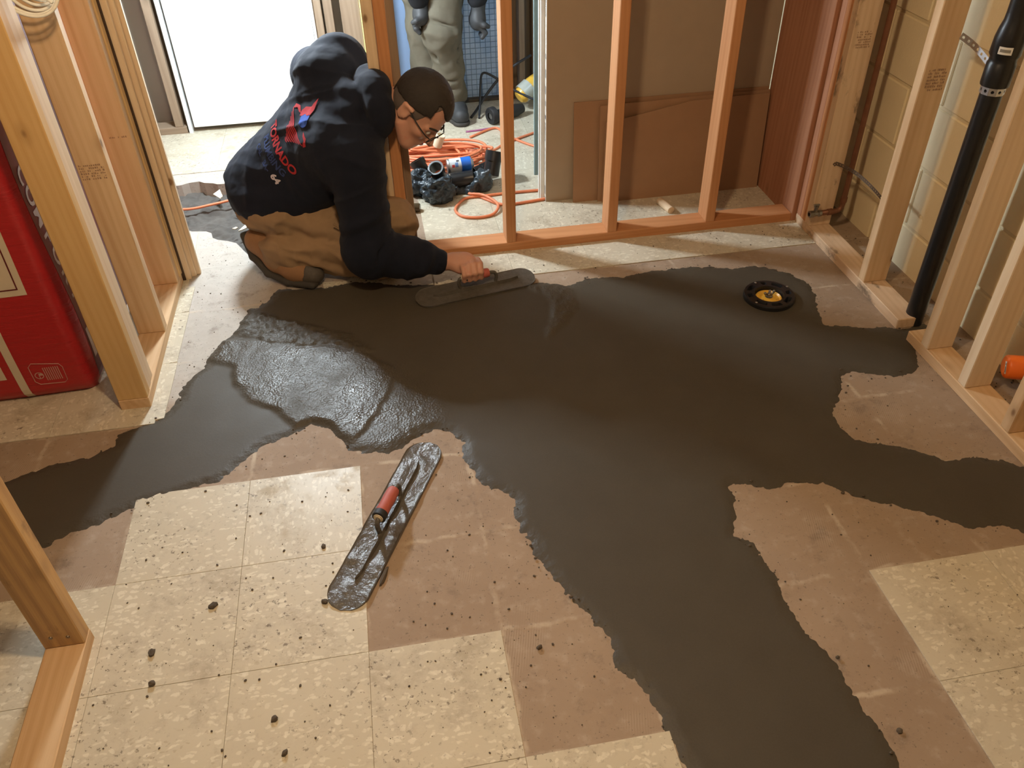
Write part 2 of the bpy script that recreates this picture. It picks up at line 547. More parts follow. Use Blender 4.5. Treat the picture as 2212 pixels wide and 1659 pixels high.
def densify(poly, step, amp, seed):
    rr = random.Random(seed)
    out = []
    n = len(poly)
    for i in range(n):
        a, b = Vector(poly[i]), Vector(poly[(i + 1) % n])
        k = max(1, int((b - a).length / step))
        for j in range(k):
            p = a.lerp(b, j / k)
            if j: p += Vector((rr.uniform(-amp, amp), rr.uniform(-amp, amp)))
            out.append((p.x, p.y))
    return out


hole = densify(DIRT, 0.03, 0.008, 3)
outer = [(-2.6, -2.2), (2.05, -2.2), (2.05, 4.2), (-2.6, 4.2)]
loops = [[Vector((x, y, 0)) for x, y in outer], [Vector((x, y, 0)) for x, y in hole]]
tris = tessellate_polygon(loops)
V = [tuple(p) for l in loops for p in l]
F = [tuple(t) for t in tris]
no, nh = len(outer), len(hole)
V += [(x, y, -0.09) for x, y in hole]
F += [(no + i, no + (i + 1) % nh, no + nh + (i + 1) % nh, no + nh + i) for i in range(nh)]
floor = mesh('floor', V, F, M['slab'])
bm = bmesh.new(); bm.from_mesh(floor.data); bmesh.ops.recalc_face_normals(bm, faces=bm.faces)
if sum(f.normal.z for f in bm.faces) < 0: bmesh.ops.reverse_faces(bm, faces=bm.faces)
bm.to_mesh(floor.data); bm.free()
tag(floor, 'brown glue-stained concrete slab with beige vinyl tiles partly lifted', 'floor', kind='structure')

TT = 0.0032
tile_me = box_mesh('floor_tile', T - 0.0006, T - 0.0006, TT, 0.0006)
tile_me.materials.append(M['tile'])


def lay(r, c):
    o = from_data('floor_tile', tile_me, None, None, ((c + 0.5) * T, (r + 0.5) * T, TT / 2 + random.uniform(0, 0.0003)))
    if (r + c) % 2 == 0 and random.random() < 0.35: o.rotation_euler.z = PI / 2
    elif random.random() < 0.5: o.rotation_euler.z = PI
    adopt(o, floor)


cells = [(1, -2), (1, -1), (0, -2), (0, -1), (0, -3), (-1, -3), (-1, -2), (-1, -1), (-1, 0), (-1, 4), (-1, 5)]
for r in (-2, -3, -4): cells += [(r, c) for c in (-3, -2, -1, 0, 1)] + [(r, c) for c in (4, 5)]
cells += [(r, c) for r in (3, 4, 5) for c in (-5, -4, -3)]
cells += [(r, c) for r in (0, -1, -2) for c in (-5, -4)]
cells += [(5, c) for c in range(1, 6)]
cells += [(r, c) for r in (6, 7) for c in range(1, 6)]
cells += [(r, c) for r in (8, 9, 10) for c in range(-1, 5)]
cells += [(r, c) for r in (9, 10) for c in (-4, -3, -2)]
for r, c in cells: lay(r, c)


def shard(name, poly, z, mat, parent=None, th=0.003, tilt=None):
    n = len(poly)
    V = [(x, y, z) for x, y in poly] + [(x, y, z + th) for x, y in poly]
    F = [tuple(range(n - 1, -1, -1)), tuple(range(n, 2 * n))] + [(i, (i + 1) % n, n + (i + 1) % n, n + i) for i in range(n)]
    return mesh(name, V, F, mat, parent)


# narrow strip of tile left along the left partition, and remnants near the trench and the kneeling man
for y0, y1 in ((0.93, 1.219), (1.2195, 1.524), (1.5245, 1.70)):
    shard('tile_strip', [(-0.632, y0), (-0.585, y0 + 0.005), (-0.583, y1), (-0.632, y1)], 0.0, M['tile'], floor)
shard('tile_strip', [(-0.70, 1.98), (-0.615, 1.97), (-0.622, 2.135), (-0.70, 2.14)], 0.0, M['tile'], floor)
shard('tile_strip', [(-0.10, 1.56), (0.02, 1.548), (0.16, 1.535), (0.30, 1.53), (0.30, 1.66), (0.05, 1.70), (-0.02, 1.62), (-0.11, 1.63)], 0.0, M['tile'], floor)


# ------------------------------------------------------------------ wet concrete
OUT = [(-0.972, 0.745), (-0.922, 0.767), (-0.852, 0.788), (-0.765, 0.8), (-0.708, 0.839), (-0.717, 0.886), (-0.655, 0.911), (-0.598, 0.936), (-0.579, 0.968), (-0.554, 1.019), (-0.557, 1.062), (-0.536, 1.12), (-0.489, 1.173), (-0.49, 1.212), (-0.462, 1.264), (-0.446, 1.317), (-0.413, 1.35), (-0.395, 1.371), (-0.394, 1.426), (-0.372, 1.457), (-0.364, 1.495), (-0.31, 1.536), (-0.292, 1.599), (-0.265, 1.62), (-0.188, 1.604), (-0.103, 1.599), (0.0, 1.617), (0.07, 1.606), (0.171, 1.561), (0.257, 1.543), (0.407, 1.492), (0.508, 1.465), (0.606, 1.457), (0.692, 1.465), (0.756, 1.429), (0.796, 1.42), (0.866, 1.452), (0.944, 1.449), (1.013, 1.435), (1.118, 1.453), (1.227, 1.455), (1.288, 1.452), (1.353, 1.438), (1.417, 1.408), (1.496, 1.415), (1.562, 1.387), (1.623, 1.34), (1.65, 1.278), (1.664, 1.242), (1.654, 1.177), (1.622, 1.092), (1.594, 0.996), (1.674, 0.971), (1.731, 0.948), (1.792, 0.941), (1.809, 0.932), (1.834, 0.915), (1.93, 0.935), (1.95, 0.87), (1.845, 0.855), (1.794, 0.744), (1.769, 0.707), (1.741, 0.696), (1.683, 0.691), (1.634, 0.71), (1.585, 0.728), (1.547, 0.74), (1.52, 0.724), (1.488, 0.667), (1.458, 0.618), (1.404, 0.567), (1.399, 0.531), (1.399, 0.481), (1.414, 0.444), (1.458, 0.417), (1.5, 0.405), (1.547, 0.376), (1.589, 0.348), (1.62, 0.312), (1.656, 0.314), (1.706, 0.316), (1.751, 0.29), (1.787, 0.277), (1.813, 0.253), (1.845, 0.22), (1.845, 0.05), (1.664, 0.037), (1.621, 0.069), (1.543, 0.078), (1.507, 0.106), (1.457, 0.143), (1.407, 0.184), (1.331, 0.218), (1.288, 0.256), (1.246, 0.297), (1.167, 0.313), (1.106, 0.305), (1.049, 0.331), (1.008, 0.344), (0.988, 0.328), (0.991, 0.284), (0.969, 0.223), (0.938, 0.168), (0.978, 0.134), (0.985, 0.087), (0.99, 0.03), (0.987, -0.012), (0.981, -0.067), (0.985, -0.124), (1.004, -0.165), (1.018, -0.213), (1.022, -0.249), (1.023, -0.293), (1.021, -0.338), (1.038, -0.372), (1.039, -0.412), (1.038, -0.465), (1.06, -0.7), (0.66, -0.7), (0.619, -0.387), (0.614, -0.369), (0.607, -0.317), (0.604, -0.27), (0.591, -0.239), (0.588, -0.202), (0.567, -0.178), (0.543, -0.142), (0.538, -0.108), (0.545, -0.065), (0.53, -0.027), (0.514, 0.011), (0.482, 0.072), (0.456, 0.117), (0.439, 0.166), (0.421, 0.21), (0.427, 0.244), (0.403, 0.293), (0.401, 0.345), (0.41, 0.398), (0.382, 0.435), (0.337, 0.463), (0.318, 0.521), (0.297, 0.579), (0.297, 0.629), (0.307, 0.649), (0.267, 0.704), (0.232, 0.726), (0.185, 0.721), (0.135, 0.683), (0.082, 0.656), (0.022, 0.668), (-0.028, 0.686), (-0.048, 0.732), (-0.093, 0.791), (-0.14, 0.821), (-0.166, 0.801), (-0.222, 0.773), (-0.277, 0.753), (-0.329, 0.696), (-0.353, 0.665), (-0.401, 0.622), (-0.461, 0.611), (-0.505, 0.594), (-0.559, 0.587), (-0.606, 0.57), (-0.673, 0.536), (-0.726, 0.515), (-0.763, 0.509), (-0.807, 0.475), (-0.9, 0.45), (-1.15, 0.44), (-1.15, 0.68)]
WET = [(-0.492, 1.217), (-0.448, 1.323), (-0.323, 1.298), (-0.196, 1.226), (-0.072, 1.219), (0.035, 1.144), (0.135, 1.034), (0.113, 0.918), (0.057, 0.806), (0.034, 0.747), (-0.022, 0.697), (-0.048, 0.736), (-0.094, 0.795), (-0.141, 0.826), (-0.185, 0.811), (-0.242, 0.877), (-0.331, 0.961), (-0.388, 1.054), (-0.403, 1.143)]
WET2 = [(0.135, 1.034), (0.256, 0.889), (0.255, 0.745), (0.185, 0.725), (0.135, 0.688), (0.082, 0.66), (0.021, 0.672), (-0.029, 0.698), (0.034, 0.747), (0.057, 0.806), (0.113, 0.918)]
CRUM = [(-0.415, 1.356), (-0.395, 1.432), (-0.365, 1.501), (-0.299, 1.436), (-0.2, 1.372), (-0.103, 1.317), (-0.009, 1.253), (0.066, 1.151), (0.034, 1.131), (-0.072, 1.211), (-0.196, 1.217), (-0.322, 1.278)]
LUMP = [(0.626, 1.446), (0.75, 1.447), (0.795, 1.379), (0.784, 1.257), (0.732, 1.179), (0.642, 1.1), (0.669, 1.192), (0.703, 1.274), (0.698, 1.367)]


def poly_sd(P, poly):
    """signed distance to a polygon, positive inside"""
    Q = np.array(poly)
    n = len(Q)
    d2 = np.full(len(P), 1e9)
    ins = np.zeros(len(P), bool)
    for i in range(n):
        a, b = Q[i], Q[(i + 1) % n]
        e, ap = b - a, P - a
        t = np.clip(ap @ e / (e @ e), 0, 1)
        d = ap - t[:, None] * e
        d2 = np.minimum(d2, (d * d).sum(1))
        c = (a[1] > P[:, 1]) != (b[1] > P[:, 1])
        with np.errstate(divide='ignore', invalid='ignore'):
            ins ^= c & (P[:, 0] < (b[0] - a[0]) * (P[:, 1] - a[1]) / (b[1] - a[1] + 1e-15) + a[0])
    return np.where(ins, 1, -1) * np.sqrt(d2)


def vnoise(P, scale, seed=0, octaves=3, gain=0.5):
    """vectorised value noise in -1..1 for points (N,2) or (N,3)"""
    P = np.asarray(P, float)
    D = P.shape[1]
    tot, amp, norm = np.zeros(len(P)), 1.0, 0.0
    for o in range(octaves):
        X = P * scale * (2 ** o) + 17.3 * o + seed * 3.7
        I = np.floor(X).astype(np.int64)
        Fr = X - I
        U = Fr * Fr * (3 - 2 * Fr)
        acc = np.zeros(len(P))
        for c in range(2 ** D):
            off = [(c >> k) & 1 for k in range(D)]
            h = np.full(len(P), 1469598 + seed * 7919 + o * 104729, np.int64)
            wgt = np.ones(len(P))
            for k in range(D):
                h = (h ^ ((I[:, k] + off[k]) * (73856093, 19349663, 83492791)[k])) * 1099511
                h = h ^ (h >> 13)
                wgt = wgt * (U[:, k] if off[k] else 1 - U[:, k])
            acc += wgt * (((h & 0xFFFF) / 32767.5) - 1)
        tot += amp * acc
        norm += amp
        amp *= gain
    return tot / norm


def sstep(x, a, b):
    t = np.clip((x - a) / (b - a), 0, 1)
    return t * t * (3 - 2 * t)


def field_mesh(name, x0, x1, y0, y1, h, zf, keep, mat, attrs=None, parent=None):
    xs, ys = np.arange(x0, x1, h), np.arange(y0, y1, h)
    X, Y = np.meshgrid(xs, ys)
    P = np.stack([X.ravel(), Y.ravel()], 1)
    z, k, extra = zf(P)
    nx, ny = len(xs), len(ys)
    idx = np.arange(nx * ny).reshape(ny, nx)
    quad = np.stack([idx[:-1, :-1], idx[:-1, 1:], idx[1:, 1:], idx[1:, :-1]], -1).reshape(-1, 4)
    quad = quad[k[quad].any(1)]
    used = np.unique(quad)
    re = np.full(nx * ny, -1); re[used] = np.arange(len(used))
    V = np.column_stack([P[used], z[used]])
    o = mesh(name, V, re[quad], mat, parent, True)
    for an, av in extra.items():
        at = o.data.attributes.new(an, 'FLOAT', 'POINT')
        at.data.foreach_set('value', av[used].astype(np.float32))
    return o


def concrete_z(P):
    rag = 0.008 * vnoise(P, 26, 1, 4, 0.6) + 0.006 * vnoise(P, 90, 5, 2)
    sd = poly_sd(P, OUT) + rag
    z = -0.003 + 0.0088 * sstep(sd, -0.022, 0.034)
    wet = np.zeros(len(P))
    near = (P[:, 0] > -0.6) & (P[:, 0] < 0.9) & (P[:, 1] > 0.55) & (P[:, 1] < 1.6)
    Q = P[near]
    w = sstep(poly_sd(Q, WET) + 0.012 * vnoise(Q, 14, 8, 3), -0.004, 0.02)
    w2 = sstep(poly_sd(Q, WET2) + 0.02 * vnoise(Q, 12, 9, 3), -0.05, 0.02)
    cr = sstep(poly_sd(Q, CRUM) + 0.015 * vnoise(Q, 20, 4, 3), -0.012, 0.015)
    lu = sstep(poly_sd(Q, LUMP) + 0.01 * vnoise(Q, 25, 6, 3), -0.015, 0.02)
    dz = w * (0.006 + 0.0032 * vnoise(Q, 10, 2, 3) + 0.0016 * vnoise(Q, 24, 13, 2) + 0.0010 * vnoise(Q, 70, 3, 2))
    dz = np.maximum(dz, w2 * (0.002 + 0.0012 * vnoise(Q, 60, 3, 2)))
    dz = np.maximum(dz, cr * (0.008 + 0.012 * np.maximum(-0.4, vnoise(Q, 48, 11, 3, 0.7))))
    dz = np.maximum(dz, lu * (0.006 + 0.006 * vnoise(Q, 55, 12, 3, 0.6)))
    z[near] += dz
    wet[near] = np.maximum(np.maximum(w, 0.9 * w2), np.maximum(0.45 * cr, 0.5 * lu))
    grain = wet.copy()
    wet = wet * np.clip(0.62 + 0.75 * vnoise(P, 8, 61, 4, 0.6), 0.15, 1.0)
    grain[near] = np.maximum(grain[near], np.maximum(cr, lu))
    wet[near] = np.where(cr > w, np.minimum(wet[near], 0.12 + 0.5 * w), wet[near])
    edge = 1 - sstep(sd, 0.0, 0.05)
    grain = np.maximum(grain, 0.5 * edge)
    wet = np.maximum(wet, 0.22 * edge)
    z += 0.0016 * edge * vnoise(P, 70, 21, 3)
    z += 0.0008 * vnoise(P, 5, 30, 2)
    return z, sd > -0.045, {'wet': wet, 'grain': grain}


conc = field_mesh('wet_concrete', -1.2, 2.0, -0.72, 1.66, 0.0062, concrete_z, None, M['concrete'])
tag(conc, 'dark grey fresh concrete patch spreading across the torn-up floor', 'concrete', kind='stuff')


def dirt_z(P):
    sd = poly_sd(P, DIRT)
    z = -0.055 + 0.022 * vnoise(P, 9, 31, 4, 0.6) + 0.010 * vnoise(P, 55, 32, 3, 0.6)
    z += 0.06 * sstep(P[:, 0], -0.50, -0.25) * (1 - sstep(P[:, 1], 2.0, 2.5))
    z = np.minimum(z, 0.012)
    return np.where(sd < -0.03, -0.07, z), sd > -0.05, {}


dirt = field_mesh('trench_dirt', -0.95, -0.18, 1.85, 2.70, 0.007, dirt_z, None, M['dirt'])
tag(dirt, 'loose dark dirt in the dug trench behind the kneeling man', 'dirt', kind='stuff')

# ================================================================== BACK PARTITION (studs behind the man)
FY0, FY1, PH = 1.715, 1.804, 0.038
wall_back = empty('wall_back', (1.0, 1.76, 0), 'bare orange wood stud partition behind the kneeling man', 'wall frame', kind='structure')
board('bottom_plate', (0.24, FY0, 0), (1.799, FY1, PH), M['pine_orange'], wall_back, 'x')
HT = 2.26
for x, m in ((0.200, 'pine_orange'), (0.612, 'pine_orange'), (1.019, 'pine_orange'), (1.428, 'pine_orange')):
    board('stud', (x, FY0, PH if x > 0.3 else 0.0), (x + 0.038, FY1, HT), M[m], wall_back)
board('stud', (0.162, FY0 + 0.003, 0.0), (0.199, FY1 - 0.002, HT), M['pine_pale'], wall_back)
board('stud', (0.240, FY1 + 0.004, 0.0), (0.270, FY1 + 0.09, HT), M['old_wood'], wall_back)
board('side_board', (1.800, FY1 + 0.002, 0.0), (1.838, 2.098, HT), M['pine_red'], wall_back)
board('stud', (1.800, FY0 + 0.001, 0.0), (1.838, FY1, HT), M['pine_red'], wall_back)
board('top_plate', (0.16, FY0, HT), (1.838, FY1, HT + PH), M['pine'], wall_back, 'x')

# ================================================================== RIGHT PARTITION
RX0, RX1 = 1.818, 1.907
wall_right = empty('wall_right', (1.86, 0.9, 0), 'pale pine stud partition standing off the cream block wall', 'wall frame', kind='structure')
board('bottom_plate', (RX0, 0.925, 0), (RX1, 1.714, PH), M['pine_dirty'], wall_right, 'y')
board('bottom_plate', (RX0, -1.9, 0), (RX1, 0.862, PH), M['pine'], wall_right, 'y')
for y, m in ((1.676, 'pine_red'), (1.637, 'pine_orange'), (1.598, 'pine_dirty'), (1.165, 'pine'), (0.752, 'pine_pale'), (0.552, 'pine_pale'), (0.345, 'pine'), (-0.06, 'pine'), (-0.47, 'pine')):
    board('stud', (RX0 + random.uniform(-0.002, 0.002), y, PH), (RX1, y + 0.038, HT), M[m], wall_right)
board('top_plate', (RX0, -1.9, HT), (RX1, 1.714, HT + PH), M['pine'], wall_right, 'y')
stamp(wall_right, (1.835, 1.5968, 0.725), (1, 0, 0), (0, 0, 1), 0.055, 0.06, 7, 1)
stamp(wall_right, (1.835, 1.1638, 0.725), (1, 0, 0), (0, 0, 1), 0.060, 0.07, 7, 2)

# block wall behind it
BX = 2.04
wall_outer = box('wall_outer', (BX + 0.006, -2.2, -0.05), (BX + 0.2, 4.2, 2.4), M['mortar'], None, 0)
tag(wall_outer, 'cream painted concrete block wall behind the right studs', 'wall', kind='structure')
blk = box_mesh('block', 0.19, 0.3885, 0.207, 0.004)
blk.materials.append(M['block'])
for k in range(6):
    z = -0.052 + k * 0.2175
    for j in range(-3, 6):
        y = 0.13 + j * 0.3985 + (0.199 if k % 2 else 0)
        o = from_data('block', blk, None, None, (BX + 0.095, y, z + 0.1035))
        adopt(o, wall_outer)

# ================================================================== LEFT PARTITION
LX0, LX1 = -0.722, -0.632
wall_left = empty('wall_left', (-0.68, 1.4, 0), 'golden pine stud partition end beside the red insulation bag', 'wall frame', kind='structure')
board('bottom_plate', (LX0, 1.0, 0), (LX1, 1.75, PH), M['pine'], wall_left, 'y')
board('stud', (LX0, 1.001, PH), (LX1, 1.039, HT), M['pine_golden'], wall_left)
board('stud', (LX0 + 0.002, 1.040, PH), (LX1 - 0.003, 1.078, HT), M['pine_pale'], wall_left)
board('stud', (LX0 + 0.002, 1.079, PH), (LX1 - 0.005, 1.117, HT), M['pine_pale'], wall_left)
board('stud', (LX0, 1.360, PH), (LX1, 1.398, HT), M['pine'], wall_left)
board('stud', (LX0, 1.676, PH), (LX1, 1.714, HT), M['pine'], wall_left)
board('stud', (LX0, 1.716, PH), (LX1 + 0.004, 1.750, HT), M['pine_golden'], wall_left)
board('bark_edge', (LX1 - 0.03, 1.751, 0.0), (LX1 + 0.010, 1.757, HT), M['bark'], wall_left, bev=0)
board('jamb', (LX1 - 0.055, 1.758, 0.0), (LX1 + 0.030, 1.776, HT), M['pine_pale'], wall_left)
board('jamb_stop', (LX1 + 0.012, 1.777, 0.0), (LX1 + 0.046, 1.790, HT), M['pine_pale'], wall_left)
board('jamb', (LX1 - 0.02, 1.791, 0.0), (LX1 + 0.060, 1.809, HT), M['pine_pale'], wall_left)
board('top_plate', (LX0, 1.0, HT), (LX1, 1.81, HT + PH), M['pine'], wall_left, 'y')
stamp(wall_left, (-0.714, 1.3588, 0.60), (1, 0, 0), (0, 0, 1), 0.07, 0.05, 6, 3)
stamp(wall_left, (-0.70, 1.6748, 0.60), (1, 0, 0), (0, 0, 1), 0.06, 0.008, 1, 4)

# near left partition
wall_near = empty('wall_near', (-0.67, -0.3, 0), 'weathered stud and pale plate at the lower left corner', 'wall frame', kind='structure')
board('bottom_plate', (-0.716, -1.9, 0), (-0.628, 0.160, PH), M['pine'], wall_near, 'y')
board('stud', (-0.716, 0.118, PH), (-0.628, 0.158, HT), M['pine_weathered'], wall_near)
board('stud', (-0.716, -0.75, PH), (-0.628, -0.71, HT), M['pine'], wall_near)
board('top_plate', (-0.716, -1.9, HT), (-0.628, 0.160, HT + PH), M['pine'], wall_near, 'y')
nail = lathe('nail', [(0, 0.0015), (0.004, 0.0015), (0.0045, 0), (0.0045, -0.001)], M['nail'], wall_near, 10, (-0.69, 0.1178, 0.075), (0, -1, 0))
for o_, z_ in ((-0.655, 0.07),):
    n2 = nail.copy(); COL.objects.link(n2); n2.location = (o_, 0.1178, z_)

# ================================================================== FAR ROOM
wall_far = empty('wall_far', (0, 3.3, 0), 'unfinished far wall of the back room with old brown framing', 'wall', kind='structure')
box('wallboard', (-2.6, 3.46, 0), (2.05, 3.50, 2.4), M['grey_wall'], wall_far, 0)
board('bottom_plate', (-1.2, 3.25, 0), (-0.80, 3.34, PH), M['old_wood'], wall_far, 'x')
board('stud', (-0.855, 3.25, PH), (-0.815, 3.34, HT), M['old_wood'], wall_far)
board('stud', (-1.02, 3.25, PH), (-0.98, 3.34, HT), M['old_wood'], wall_far)
board('stud', (-0.072, 3.26, 0.0), (-0.030, 3.36, HT), M['old_wood'], wall_far)
board('stud', (-0.022, 3.28, 0.0), (0.022, 3.36, HT), M['old_wood'], wall_far)
board('stud', (0.060, 3.26, 0.0), (0.155, 3.34, HT), M['old_wood'], wall_far)
board('stud', (0.190, 3.26, 0.0), (0.235, 3.34, HT), M['old_wood'], wall_far)
board('jamb', (0.155, 3.25, 0.0), (0.186, 3.33, HT), plain('yellow_painted_strip', (0.85, 0.80, 0.28), 0.5, 0.05), wall_far)
board('stud', (0.955, 3.30, 0.0), (0.985, 3.39, HT), M['old_wood'], wall_far)
board('stud', (1.03, 3.32, 0.0), (1.065, 3.40, HT), M['old_wood'], wall_far)
box('dark_panel', (0.92, 3.43, 0.0), (1.9, 3.455, 2.2), M['old_wood'], wall_far, 0)
door = empty('door_1', (-0.43, 3.27, 0), 'plain white flush door standing at the back of the far room', 'door', kind='structure')
box('door_slab', (-0.762, 3.25, 0.030), (-0.085, 3.285, 2.06), M['white_paint'], door, 0.002)
box('door_edge', (-0.792, 3.245, 0.0), (-0.774, 3.30, 2.08), M['white_paint'], door, 0.002)
box('door_edge', (-0.083, 3.245, 0.0), (-0.070, 3.30, 2.08), M['white_paint'], door, 0.002)

# mosaic panel in the far room, bluish light painted into its colour
wall_tiled = box('wall_tiled', (0.28, 3.40, 0.0), (0.93, 3.43, 2.2), M['blue_lit_wall'], None, 0)
tag(wall_tiled, 'mosaic panel behind the standing worker, tinted with the bluish light', 'wall', kind='structure')
mt = box_mesh('mosaic_tile', 0.0255, 0.006, 0.0255, 0.001)
mt.materials.append(M['blue_lit_tile'])
for i in range(14):
    for j in range(21):
        o = from_data('mosaic_tile', mt, None, None, (0.555 + i * 0.0275, 3.398, 0.014 + j * 0.0275))
        adopt(o, wall_tiled)
sill = box('floor_sill', (0.28, 3.352, 0.0), (0.93, 3.394, 0.018), M['crumb'], wall_far, 0.004)

# ================================================================== ROOM SHELL OUT OF VIEW
for nm, lo, hi, lb in (('ceiling', (-2.6, -2.2, 2.36), (2.25, 4.2, 2.42), 'unfinished basement ceiling over both rooms'),
                       ('wall_side', (-2.66, -2.2, 0), (-2.6, 4.2, 2.36), 'bare wall at the far left of the basement')):
    tag(box(nm, lo, hi, M['ceiling'], None, 0), lb, 'ceiling' if nm == 'ceiling' else 'wall', kind='structure')
tag(box('wall_rear', (-2.6, -2.26, 0), (2.05, -2.2, 2.36), M['grey_wall'], None, 0), 'bare wall behind the camera', 'wall', kind='structure')

# ================================================================== LAMPS
def hanging_lamp(name, at, col, watt, rad, label, cat):
    e = empty(name, at, label, cat)
    x, y, z = at
    lathe('lamp_socket', [(0, 0.13), (0.02, 0.13), (0.022, 0.06), (0.018, 0.05), (0, 0.05)], M['black'], e, 20, at)
    tube('lamp_cord', [(x, y, z + 0.13), (x, y, 2.36)], 0.004, M['black'], e, 6)
    lathe('lamp_bulb', [(0, 0.055), (rad * .5, 0.045), (rad * .93, 0.02), (rad, 0), (rad * .86, -rad * .5), (rad * .5, -rad * .86), (0, -rad)], emit(name + '_glow', col, watt * 0.4), e, 20, at)
    l = lamp_light('lamp_light', at, watt, col, rad * 1.15, e)
    return e


hanging_lamp('ceiling_bulb', WARM_AT, WARM, WARM_W, 0.045, 'bare warm bulb hanging over the tiled floor', 'lamp')
hanging_lamp('work_lamp', COOL_AT, COOL, COOL_W, 0.06, 'cool white work lamp hanging behind the kneeling man', 'lamp')
hanging_lamp('trouble_lamp', COOL2_AT, COOL, COOL2_W, 0.035, 'low cool bulb hanging under the work lamp', 'lamp')
hanging_lamp('room_lamp', BLUE_AT, (0.62, 0.80, 1.0), BLUE_W, 0.05, 'bluish bulb hanging in the far right of the back room', 'lamp')

# ================================================================== DRYWALL SHEETS AND CARDBOARD
def sheet(name, x0, x1, y0, th, z0, z1, face, edge, label, cat, lean=0.0):
    e = empty(name, (0.5 * (x0 + x1), y0, z0), label, cat)
    dy = lean * (z1 - z0)
    def slab(nm, ya, yb, m, xa=x0, xb=x1):
        V = [(xa, ya, z0), (xb, ya, z0), (xb, yb, z0), (xa, yb, z0), (xa, ya + dy, z1), (xb, ya + dy, z1), (xb, yb + dy, z1), (xa, yb + dy, z1)]
        F = [(3, 2, 1, 0), (4, 5, 6, 7), (0, 1, 5, 4), (1, 2, 6, 5), (2, 3, 7, 6), (3, 0, 4, 7)]
        return mesh(nm, V, F, m, e)
    slab('front_paper', y0, y0 + 0.0012, face)
    slab('gypsum_core', y0 + 0.0012, y0 + th - 0.0012, edge)
    slab('back_paper', y0 + th - 0.0012, y0 + th, face)
    return e


DW = [('front drywall sheet with brown paper face and printed edge tape', 0.850, 2.100, 0.000, 'drywall_back', 'drywall_edge'),
      ('second drywall sheet, taped to the brown-faced front sheet', 0.851, 2.1137, 0.000, 'drywall_back', 'drywall_edge'),
      ('third drywall sheet in the leaning stack, white edge set further left', 0.832, 2.1275, 0.0, 'drywall_edge', 'drywall_edge'),
      ('fourth drywall sheet in the leaning stack, greyish edge', 0.826, 2.1412, 0.0, 'drywall_edge', 'drywall_edge'),
      ('blue-green moisture board at the back of the drywall stack', 0.812, 2.165, 0.10, 'drywall_green', 'drywall_green')]
for lb, x0, y0, z0, fm, em in DW:
    e = sheet('drywall_sheet', x0, 1.7985, y0, 0.0130, z0, 2.2, M[fm], M[em], lb, 'drywall')
    e['group'] = 'drywall sheets stacked on edge'
    if 'front' in lb and lb.startswith('front'):
        tape = box('edge_tape', (0.8478, 2.0992, 0.001), (0.8499, 2.1266, 2.19), M['tape'], e, 0)
        r, u = (0, 0, -1), (0, -1, 0)
        r, u = (0.0, 0.0, -1.0), (0.0, 1.0, 0.0)
        flat_text('edge_lettering', 'SHEETROCK', 0.0145, (0.8475, 2.113, 0.31), r, u, M['ink'], e, 0.0004)
        flat_text('edge_lettering', 'SHEETROCK', 0.0145, (0.8475, 2.113, 0.80), r, u, M['ink'], e, 0.0004)
        quads('edge_mark', [(0.0, -0.009, 0.016, 0.005)], (0.8475, 2.113, 0.382), r, u, M['ink'], e)
        rc = []
        for z, l in ((0.022, 0.02), (0.075, 0.04), (0.44, 0.02), (0.50, 0.033), (0.565, 0.033), (0.625, 0.02)):
            rc.append((-z, -0.009, -z + l, 0.006))
        for k in range(4): rc += [(-0.245 + 0.03 * k, -0.004, -0.228 + 0.03 * k, 0.000), (-0.735 + 0.025 * k, -0.004, -0.722 + 0.025 * k, 0.000)]
        for q_ in rc: quads('edge_mark', [q_], (0.8475, 2.113, 0.0), r, u, M['ink_grey'], e)


def card(name, pts, y, th, label):
    """sheet of cardboard, outline pts in x,z, leaning slightly back"""
    n = len(pts)
    def yy(z): return y + 0.028 * min(z / 0.43, 1)
    V = [(x, yy(z), z) for x, z in pts] + [(x, yy(z) + th, z) for x, z in pts]
    F = [tuple(range(n)), tuple(range(2 * n - 1, n - 1, -1))] + [((i + 1) % n, i, n + i, n + (i + 1) % n) for i in range(n)]
    return tag(mesh(name, V, F, M['cardboard']), label, 'cardboard', 'cardboard leaning on the drywall')


card('cardboard_sheet', [(0.962, 0.001), (1.795, 0.001), (1.795, 0.430), (1.5, 0.428), (0.962, 0.430)], 2.066, 0.004, 'wider cardboard sheet leaning flat against the drywall')
e = empty('cardboard_sheet', (1.4, 2.04, 0), 'folded cardboard leaning in front of the wider cardboard sheet', 'cardboard', 'cardboard leaning on the drywall')
a = card('back_layer', [(1.068, 0.001), (1.795, 0.001), (1.795, 0.421), (1.45, 0.418), (1.068, 0.412)], 2.052, 0.004, None)
b = card('front_flap', [(1.085, 0.001), (1.79, 0.001), (1.79, 0.412), (1.46, 0.407), (1.13, 0.352), (1.09, 0.348)], 2.040, 0.004, None)
for o in (a, b):
    for k in ('category', 'group', 'label'):
        if k in o: del o[k]
    adopt(o, e)

off = lathe('wood_offcut', [(0, 0), (0.014, 0.0), (0.016, 0.004), (0.0165, 0.05), (0.0155, 0.098), (0.013, 0.10), (0, 0.10)], M['pine_pale'], None, 14, (1.322, 1.978, 0.0165), (0.20, -0.98, 0.0))
tag(off, 'short wooden dowel offcut lying by the cardboard', 'offcut')

